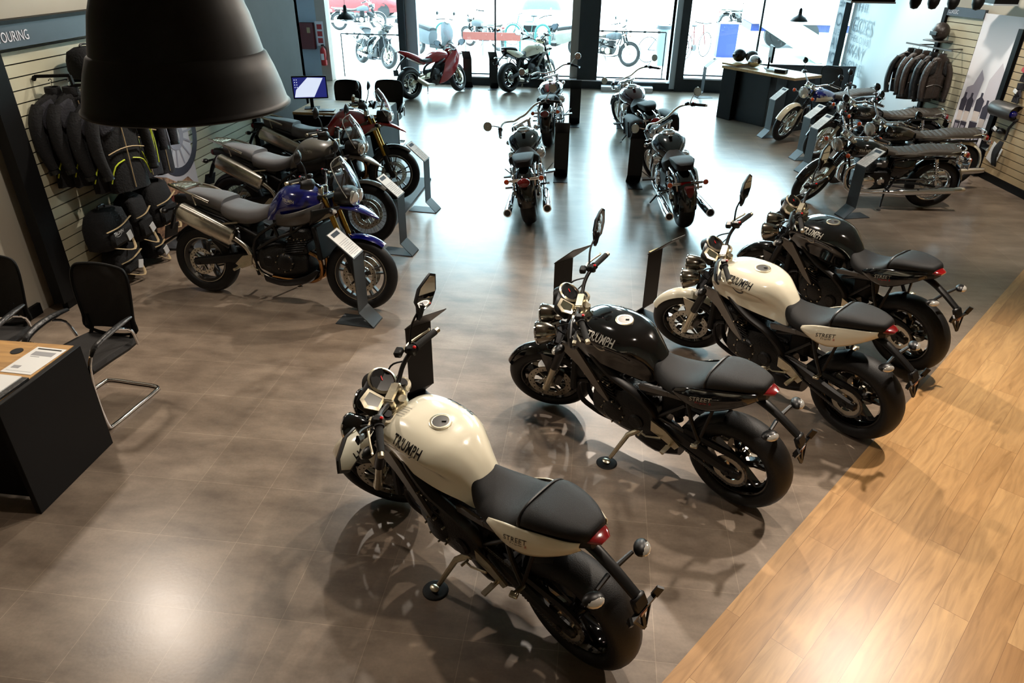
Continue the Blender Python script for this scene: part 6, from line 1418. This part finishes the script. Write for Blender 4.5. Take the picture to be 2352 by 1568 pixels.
def counter():
    a = Vector((2.30, 14.62, 0)); b_ = Vector((3.30, 13.38, 0)); d = (b_-a).normalized(); ang = math.atan2(d.y, d.x); L_ = (b_-a).length
    r = empty('counter', a, ang); tag(r, 'black reception counter with a pale oak top in front of the window', 'counter')
    bx('cabinet', (.18, .34, .46), (.34, .66, .92), 'display_black', r, ch=.004); bx('cabinet', (.72, .40, .45), (.70, .55, .90), 'stand_black', r, ch=.004); bx('end_panel', (L_-.02, .34, .46), (.04, .68, .92), 'display_black', r)
    bx('counter_top', (L_/2+.05, .34, .94), (L_+.10, .72, .045), 'oak_board', r); bx('upper_shelf', (.16, .34, 1.0), (.36, .70, .03), 'oak_board', r); bx('cable_box', (1.30, .30, .78), (.22, .3, .22), 'platform_grey', r)
    w = lambda x_, y_, z_: a+Vector((math.cos(ang)*x_-math.sin(ang)*y_, math.sin(ang)*x_+math.cos(ang)*y_, z_))
    for i, (x_, y_, s_, m_, lb) in enumerate([(.12, .28, (.13, .12, .12), 'leather_black', 'dark helmet at the left end of the counter'), (.30, .42, (.12, .12, .11), 'gun_metal', 'grey and black helmet second on the counter'), (.48, .30, (.11, .12, .11), 'chrome', 'shiny helmet in front of the counter screen')]):
        o = empty('helmet', w(x_, y_, 1.02 if i < 2 else .965), ang+i); tag(o, lb, 'helmet'); g = MB(); g.sph((0, 0, s_[2]), s_, 18); g.build('shell', m_, o); g = MB(); g.box((0, -s_[1]*.85, s_[2]), (.14, .05, .07), ch=.015); g.build('visor', 'dial_black', o)
    o = empty('monitor', w(.72, .45, .963), ang+2.4); tag(o, 'black monitor seen from behind on the counter', 'monitor'); bx('base', (0, 0, .006), (.2, .16, .012), 'display_black', o); bx('neck', (0, .02, .1), (.05, .03, .2), 'display_black', o); bx('display_case', (0, 0, .26), (.44, .04, .28), 'display_black', o, ch=.01)
    for i, (x_, m_, lb) in enumerate([(.98, 'paper', 'pile of papers in the middle of the counter'), (1.16, 'leather_black', 'black card reader on the counter')]):
        o = bx(['paper_pile', 'card_reader'][i], (0, 0, 0), (.20, .14, .03+.03*i), m_, ch=.004); o.location = w(x_, .25, .979+.015*i); o.rotation_euler.z = ang+.3*i; tag(o, lb, ['papers', 'card reader'][i])
    o = office_chair(4.55, 14.9, 2.3, 'black chair behind the counter by the right window post')
counter()
# low partition behind the counter
g = MB(); g.box((4.1, 15.9, .42), (2.1, .06, .84)); tag(g.build('partition_screen', 'platform_grey'), 'low dark grey partition behind the counter', 'partition')
# fire equipment on the far left wall
o = empty('hose_cabinet', (-6.98, YW-.06, .71)); tag(o, 'dark red fire hose cabinet on the far left wall', 'cabinet'); bx('cabinet_box', (0, 0, .29), (.34, .12, .58), 'cab_red', o, ch=.004); bx('label_plate', (.06, -.062, .42), (.08, .002, .12), 'strap_tan', o)
o = empty('fire_notice', (-6.68, YW-.03, .78)); tag(o, 'white notice with red fire pictograms beside the hose cabinet', 'notice'); bx('board', (0, 0, .27), (.20, .012, .54), 'letter_white', o); [bx('pictogram', (0, -.008, .12+.15*k), (.12, .002, .11), 'ext_red', o) for k in range(3)]
o = empty('fire_extinguisher', (-6.62, YW-.12, .36)); tag(o, 'red fire extinguisher hanging on the beige column', 'extinguisher')
g = MB(); g.lathe([(0, 0), (.06, 0), (.07, .02), (.07, .32), (.05, .38), (.02, .40), (.02, .43), (0, .43)], (0, 0, 0), (0, 0, 1), 22); g.build('cylinder', 'ext_red', o); g = MB(); g.box((0, 0, .45), (.05, .09, .03), ch=.006); g.tube([(.02, 0, .44), (.09, 0, .36), (.075, 0, .12)], .009, 6, sm=4); g.build('valve', 'display_black', o); g = MB(); g.box((0, -.071, .2), (.07, .004, .14)); g.build('label_plate', 'letter_white', o)
bx('bracket', (0, .09, .3), (.06, .06, .04), 'gun_metal', o)

# ---------------------------------------------------------------- lamps
def pendant(loc, s, label, top, name='pendant_lamp', small=False, tilt=0):
    r = empty(name, loc); tag(r, label, 'lamp')
    if not small: prof = [(.225, .0), (.229, .003), (.229, .007), (.2255, .010), (.222, .016), (.214, .05), (.203, .085), (.190, .117), (.184, .122), (.178, .15), (.166, .20), (.147, .25), (.120, .295), (.088, .325), (.055, .34), (.045, .35), (.04, .43), (.0, .435)]
    else: prof = [(.20, 0), (.205, .006), (.19, .03), (.14, .09), (.07, .125), (.045, .15), (.035, .26), (.02, .29), (0, .295)]
    inner = [(max(0, a-.004), h) for a, h in reversed(prof[:-3])]
    g = MB(); g.lathe([(a*s, h*s) for a, h in prof], (0, 0, 0), (0, 0, 1), 64); g.build('lamp_shade', 'lampshade_black', r, 30)
    g = MB(); g.lathe([(a*s-.008, h*s) for a, h in prof[4:-3]]+[(0, prof[-4][1]*s)], (0, 0, 0), (0, 0, 1), 48); g.build('inner_reflector', 'letter_white', r, 60)
    g = MB(); g.sph((0, 0, .16*s), .045*s, 14); g.build('bulb', 'clear_lens', r)
    g = MB(); g.tube([(0, 0, prof[-2][1]*s), (0, 0, top-loc[2])], .004, 6); g.build('cord', 'display_black', r)
pendant((-.955, 1.60, 2.575), 1.0, 'huge black dome pendant lamp hanging close to the camera', ZC)
pendant((-5.55, 16.0, 1.50), .95, 'small black pendant lamp before the leftmost window', ZC, small=True)
pendant((3.95, 16.3, 1.62), .85, 'small black pendant lamp before the window above the counter', ZC, small=True)
o = empty('track_light', (4.45, 11, 2.36)); tag(o, 'dark lighting track with hanging spot heads at the top right', 'lamp')
bx('track', (0, 0, .02), (1.9, .05, .05), 'stand_grey', o)
for k, xx in enumerate((-.33, -.10, .15, .46)):
    g = MB(); g.lathe([(0, -.10), (.045, -.085), (.07, -.03), (.075, .02), (.05, .06), (0, .07)], (xx, -.02, -.04), (.1, .2, 1), 20); g.build('spot_head', 'lampshade_black', o)
g = MB(); [g.cyl((q, 0, .04), (q, 0, ZC-2.36), .008, 8) for q in (-.8, .8)]; g.build('suspension_rod', 'gun_metal', o)
for (xx, lb, w_) in ((3.42, 'black box lamp left of the hanging spot heads', .56), (5.10, 'black box lamp right of the hanging spot heads', .3)):
    o = empty('box_lamp', (xx+.15, 11.1, 2.32)); tag(o, lb, 'lamp'); bx('housing', (0, 0, .06), (w_, .3, .16), 'display_black', o); bx('rim', (0, 0, -.025), (w_+.02, .32, .02), 'frame_light', o); g = MB(); g.cyl((0, 0, .14), (0, 0, ZC-2.32), .008, 8); g.build('suspension_rod', 'gun_metal', o)
# ---------------------------------------------------------------- motorcycles on the floor
def T_(o, label, group=None): return tag(o, label, 'motorcycle', group)
T_(naked_bike(.096, 2.225, 2.498, 'white_paint', shell='black_gloss', puck='round black puck under the foreground white motorcycle'), 'white naked motorcycle standing alone in front with a black sign stand behind its bars')
T_(naked_bike(.978, 3.395, 2.52, 'black_gloss', logo='decal_silver', puck='round black puck under the middle black naked motorcycle'), 'glossy black naked motorcycle between the two white naked ones')
T_(naked_bike(1.874, 4.188, 2.342, 'white_paint'), 'white naked motorcycle with a white front fender, behind the nearer black one')
T_(naked_bike(2.558, 5.162, 2.204, 'black_gloss', logo='decal_silver'), 'black naked motorcycle whose rear wheel almost touches the plank floor, behind the second white one')
T_(adventure_bike(-3.56, 5.70, -.11, 'blue_paint', steer=.12), 'blue tall touring motorcycle with gold forks')
T_(adventure_bike(-3.97, 7.22, -.12, 'grey_paint', steer=.12, wire=True, fork='black_satin', z0=.025), 'grey tall touring motorcycle between the blue and the red one')
T_(adventure_bike(-4.10, 8.55, .02, 'red_paint', steer=.15, fender='black_satin', z0=.025), 'red tall touring motorcycle in front of the far desk')
T_(cruiser_bike(-.72, 8.05, 1.65), 'black cruiser with a round red tail lamp in front of the red striped cruiser')
T_(cruiser_bike(1.10, 8.19, 1.674, lamp='drop', lean=.12), 'black cruiser with a drop shaped red tail lamp in front of the saddlebag cruiser')
T_(cruiser_bike(-.78, 11.75, 1.56, stripes=True, lean=.10, steer=.3), 'black cruiser with two red stripes over its tank')
T_(cruiser_bike(.88, 11.55, 1.80, 'dark_red_paint', bags=True, steer=.35), 'dark red cruiser carrying black saddlebags')
T_(naked_bike(-2.05, 16.55, .95, 'white_paint', steer=.2, lean=.10), 'white naked motorcycle by the window behind the red striped cruiser')
T_(sport_bike(-4.03, 15.35, .93), 'red faired sports motorcycle by the window')
T_(classic_bike(4.29, 9.42, 3.20, steer=.62), 'black classic motorcycle with a ribbed seat, its whole chrome silencer in view')
T_(classic_bike(4.96, 10.42, 3.24, steer=.58, rear='white_paint'), 'black classic motorcycle with a white rear fender')
T_(classic_bike(4.98, 11.78, 3.24, steer=.4), 'black classic motorcycle third from the front, beside the leather jackets')
T_(classic_bike(4.55, 13.45, 3.58, tank='blue_paint', tank2='cream_paint', fender='cream_paint', steer=.35), 'blue and cream classic motorcycle in front of the counter')

# ---------------------------------------------------------------- the street
st(slab('ground', [(-40, 17.75), (40, 17.75), (40, 120), (-40, 120)], -.12, -.02, 'pavement'))
tag(bx('street_building', (0, 60, 6), (90, 1, 12), 'facade'), 'pale overexposed building across the street', 'building')
tag(bx('shop_awning', (-11.2, 43, 1.0), (5.5, .6, .9), 'teal'), 'teal banner low across the street at the top left', 'banner')
GZ = -.02
def bicycle(x, y, hd, m, label):
    r = empty('bicycle', (x, y, GZ), hd); tag(r, label, 'bicycle')
    for q in (0, 1.05):
        g = MB(); g.lathe([(.34+.012*math.cos(a), .012*math.sin(a)) for a in [2*PI*i/8 for i in range(8)]], (q, 0, .35), (0, 1, 0), 36, closed=True); g.build('tire', 'rubber', r)
        g = MB(); [g.tube([(q, 0, .35), (q+math.cos(2*PI*i/16)*.33, 0, .35+math.sin(2*PI*i/16)*.33)], .0015, 4) for i in range(16)]; g.build('spokes', 'steel', r)
    g = MB()
    for P in ([(0, 0, .35), (.43, 0, .30), (.36, 0, .78), (0, 0, .35)], [(.43, 0, .30), (.88, 0, .72), (.37, 0, .74)], [(.84, 0, .92), (.90, 0, .68), (1.05, 0, .35)], [(.36, 0, .78), (.34, 0, .90)]): g.tube(P, .016, 7)
    g.build('frame', m, r); g = MB(); g.tube([(.80, -.28, .98), (.85, 0, .95), (.80, .28, .98)], .013, 7, sm=3); g.build('handlebar', 'display_black', r)
    g = MB(); g.sph((.33, 0, .92), (.13, .07, .035), 12); g.build('saddle', 'leather_black', r); g = MB(); g.cyl((.43, -.04, .30), (.43, .04, .30), .09, 18); g.build('crank', 'gun_metal', r)
    return r
def scooter(x, y, hd, m, label):
    r = empty('scooter', (x, y, GZ), hd, -.08); tag(r, label, 'scooter')
    for q in (0, 1.28):
        tire(r, q, .25, .11, .15); cast_wheel(r, q, .25, .11, .15, n=5, twin=False, m='gun_metal')
    g = MB(); g.surf([[(1.16, 0, 1.0), (1.16, .10, .98), (1.10, .16, .90)], [(1.30, 0, .78), (1.28, .16, .75), (1.16, .22, .65)], [(1.36, 0, .52), (1.30, .12, .50), (1.18, .20, .40)], [(1.20, 0, .36), (1.12, .12, .32), (1.02, .18, .26)]], 4, 3); g.build('leg_shield', m, r)
    g = MB(); g.surf([[(.62, 0, .70), (.62, .14, .66), (.60, .18, .50), (.60, .12, .30)], [(.30, 0, .80), (.30, .17, .72), (.28, .20, .52), (.30, .14, .34)], [(-.10, 0, .84), (-.10, .14, .78), (-.10, .17, .62), (-.05, .10, .50)], [(-.32, 0, .80), (-.32, .05, .77), (-.32, .06, .70), (-.30, .04, .66)]], 4, 3); g.build('rear_body', m, r)
    g = MB(); g.box((.85, 0, .28), (.50, .34, .10), ch=.03); g.build('footboard', 'display_black', r); g = MB(); g.surf([[(.60, 0, .78), (.60, .12, .76), (.60, .14, .70)], [(.30, 0, .83), (.30, .16, .82), (.30, .17, .74)], [(-.20, 0, .90), (-.20, .12, .88), (-.20, .13, .80)]], 4, 3); g.build('seat', 'seat_black', r)
    g = MB(); g.tube([(1.08, -.33, 1.03), (1.12, 0, 1.05), (1.08, .33, 1.03)], .014, 7, sm=3); g.build('handlebar', 'display_black', r); g = MB(); g.sph((1.19, 0, 1.0), (.07, .09, .07), 14); g.build('headlight', 'clear_lens', r)
    for s in (-1, 1): mirror_round(r, None, (1.10, s*.2, 1.04), (1.12, s*.34, 1.20))
    return r
o = naked_bike(-6.75, 20.5, -.75, 'grey_paint', steer=.2, logo='decal_silver'); o.location.z = GZ; T_(o, 'grey naked motorcycle parked outside the leftmost window')
scooter(-5.6, 22.6, -.6, 'wall_dark', 'grey scooter parked outside above the red sports motorcycle')
o = classic_bike(-.55, 21.95, -.55, 'wall_dark', fender='gun_metal', rear='gun_metal', lite=True, steer=.1); o.location.z = GZ; T_(o, 'grey motorcycle parked outside just right of the wide dark pillar')
scooter(-.85, 23.2, 2.6, 'grey_paint', 'grey scooter parked outside just left of the wide dark pillar')
o = classic_bike(-10.2, 28.6, .3, 'wall_dark', lite=True, steer=.2); o.location.z = GZ; T_(o, 'dark motorcycle across the street above the small left pendant lamp')
o = classic_bike(-3.3, 23.8, 2.4, 'wall_dark', lite=True, steer=.2); o.location.z = GZ; T_(o, 'dark motorcycle outside behind the bench')
o = classic_bike(4.9, 32.0, .4, 'teal', lite=True, steer=.1); o.location.z = GZ; T_(o, 'motorcycle far across the street over the counter')
bicycle(1.30, 22.1, .5, 'wall_dark', 'dark bicycle leaning outside by the street bin')
bicycle(2.45, 22.9, .9, 'far_red', 'red bicycle outside right of the window post')
bicycle(-2.0, 25.2, 3.0, 'teal', 'green bicycle outside standing behind the bike arches')
o = empty('street_bin', (1.68, 21.6, GZ)); tag(o, 'grey cylindrical street bin outside the middle window', 'bin'); g = MB(); g.lathe([(0, 0), (.12, 0), (.13, .2), (.19, .40), (.20, 1.02), (.18, 1.05), (0, 1.06)], (0, 0, 0), (0, 0, 1), 24); g.build('body', 'street_grey', o); g = MB(); g.lathe([(.205, .96), (.215, .97), (.215, 1.04), (.205, 1.05)], (0, 0, 0), (0, 0, 1), 24); g.build('rim', 'truck_blue' if False else 'wall_dark', o)
o = empty('bench', (-3.35, 22.6, GZ)); tag(o, 'reddish plank barrier outside between the two left windows', 'bench'); bx('plank', (0, 0, .55), (1.75, .05, .22), 'brick_red', o); g = MB(); [g.cyl((q, 0, 0), (q, 0, .6), .02, 8) for q in (-.8, -.27, .27, .8)]; g.tube([(-.85, 0, .25), (.85, 0, .25)], .012, 6); g.build('leg', 'street_grey', o)
for i, (xx, yy) in enumerate([(-2.75, 22.95), (-1.85, 23.05), (-4.9, 22.9)]):
    g = MB(); g.tube([(-.22, 0, 0), (-.22, 0, .62), (-.14, 0, .80), (0, 0, .86), (.14, 0, .80), (.22, 0, .62), (.22, 0, 0)], .03, 8, sm=3); o = g.build('bike_arch', 'teal'); o.location = (xx, yy, GZ); tag(o, ['teal bike parking arch right behind the bench end', 'teal bike parking arch nearest the wide dark pillar', 'teal bike parking arch behind the red sports motorcycle'][i], 'bike rack')
def car(x, y, rz, m, label):
    r = empty('car', (x, y, GZ), rz); tag(r, label, 'car'); g = MB()
    g.surf([[(2.15, 0, .62), (2.15, .55, .60), (2.12, .75, .50), (2.10, .70, .28)], [(1.90, 0, .78), (1.90, .65, .75), (1.85, .88, .60), (1.85, .86, .25)], [(1.0, 0, .95), (1.0, .70, .92), (.95, .92, .75), (.95, .92, .22)], [(-.5, 0, .98), (-.5, .72, .95), (-.5, .93, .80), (-.5, .93, .22)], [(-1.8, 0, .98), (-1.8, .66, .95), (-1.8, .86, .75), (-1.8, .86, .25)], [(-2.1, 0, .85), (-2.1, .55, .80), (-2.1, .74, .65), (-2.08, .70, .32)]], 4, 4); g.build('body', m, r)
    g = MB(); g.surf([[(1.02, 0, .94), (1.02, .55, .93), (.98, .72, .90)], [(.35, 0, 1.36), (.35, .50, 1.34), (.33, .62, 1.28)], [(-.9, 0, 1.40), (-.9, .50, 1.38), (-.9, .62, 1.30)], [(-1.75, 0, 1.0), (-1.75, .5, .98), (-1.7, .66, .93)]], 4, 3); g.build('glasshouse', 'car_glass', r)
    g = MB(); g.surf([[(.34, 0, 1.375), (.34, .50, 1.355), (.32, .60, 1.31)], [(-.9, 0, 1.415), (-.9, .50, 1.395), (-.9, .60, 1.33)]], 3, 3); g.build('roof', m, r)
    for a in (1.35, -1.35):
        for s in (-1, 1): g = MB(); g.cyl((a, s*.72, .32), (a, s*.92, .32), .32, 24); g.cyl((a, s*.90, .32), (a, s*.925, .32), .20, 20); g.build('wheel', 'rubber', r)
    g = MB(); g.box((2.13, 0, .42), (.05, 1.2, .22), ch=.02); g.build('grille', 'display_black', r)
    for s in (-1, 1): g = MB(); g.sph((2.03, s*.66, .62), (.12, .16, .08), 12); g.build('headlight', 'clear_lens', r)
car(-2.35, 28.6, -1.50, 'car_silver', 'silver car facing the shop behind the bike arches')
car(-11.4, 34.5, .1, 'far_red', 'red car far across the street left of the first window post')
o = empty('truck', (7.4, 27.4, GZ)); tag(o, 'white box truck outside above the counter', 'truck'); bx('cargo_box', (0, 0, 1.75), (5.0, 2.2, 2.0), 'tag_white', o); bx('chassis', (0, 0, .62), (5.0, 1.9, .22), 'truck_blue', o)
for q in (-1.6, -.7, 1.7): g = MB(); g.cyl((q, -1.05, .42), (q, -.75, .42), .42, 26); g.cyl((q, -1.07, .42), (q, -1.05, .42), .24, 20); g.build('wheel', 'rubber', o)
put_text('F&G', 'truck_blue', o, (-1.2, -1.103, 1.3), (1, 0, 0), (0, 0, 1), 1.1, .6, None, .002) if False else None
g = MB(); g.bar((5.6, 25.6, .80), (6.9, 23.0, .03), 1.5, .06); tag(g.build('loading_ramp', 'wood_ramp'), 'pale green loading ramp leaning down from the white truck', 'ramp')
tag(bx('blue_crate', (3.75, 23.9, .45), (.55, .5, .95), 'truck_blue'), 'blue plastic crate outside left of the helmets on the counter', 'crate')
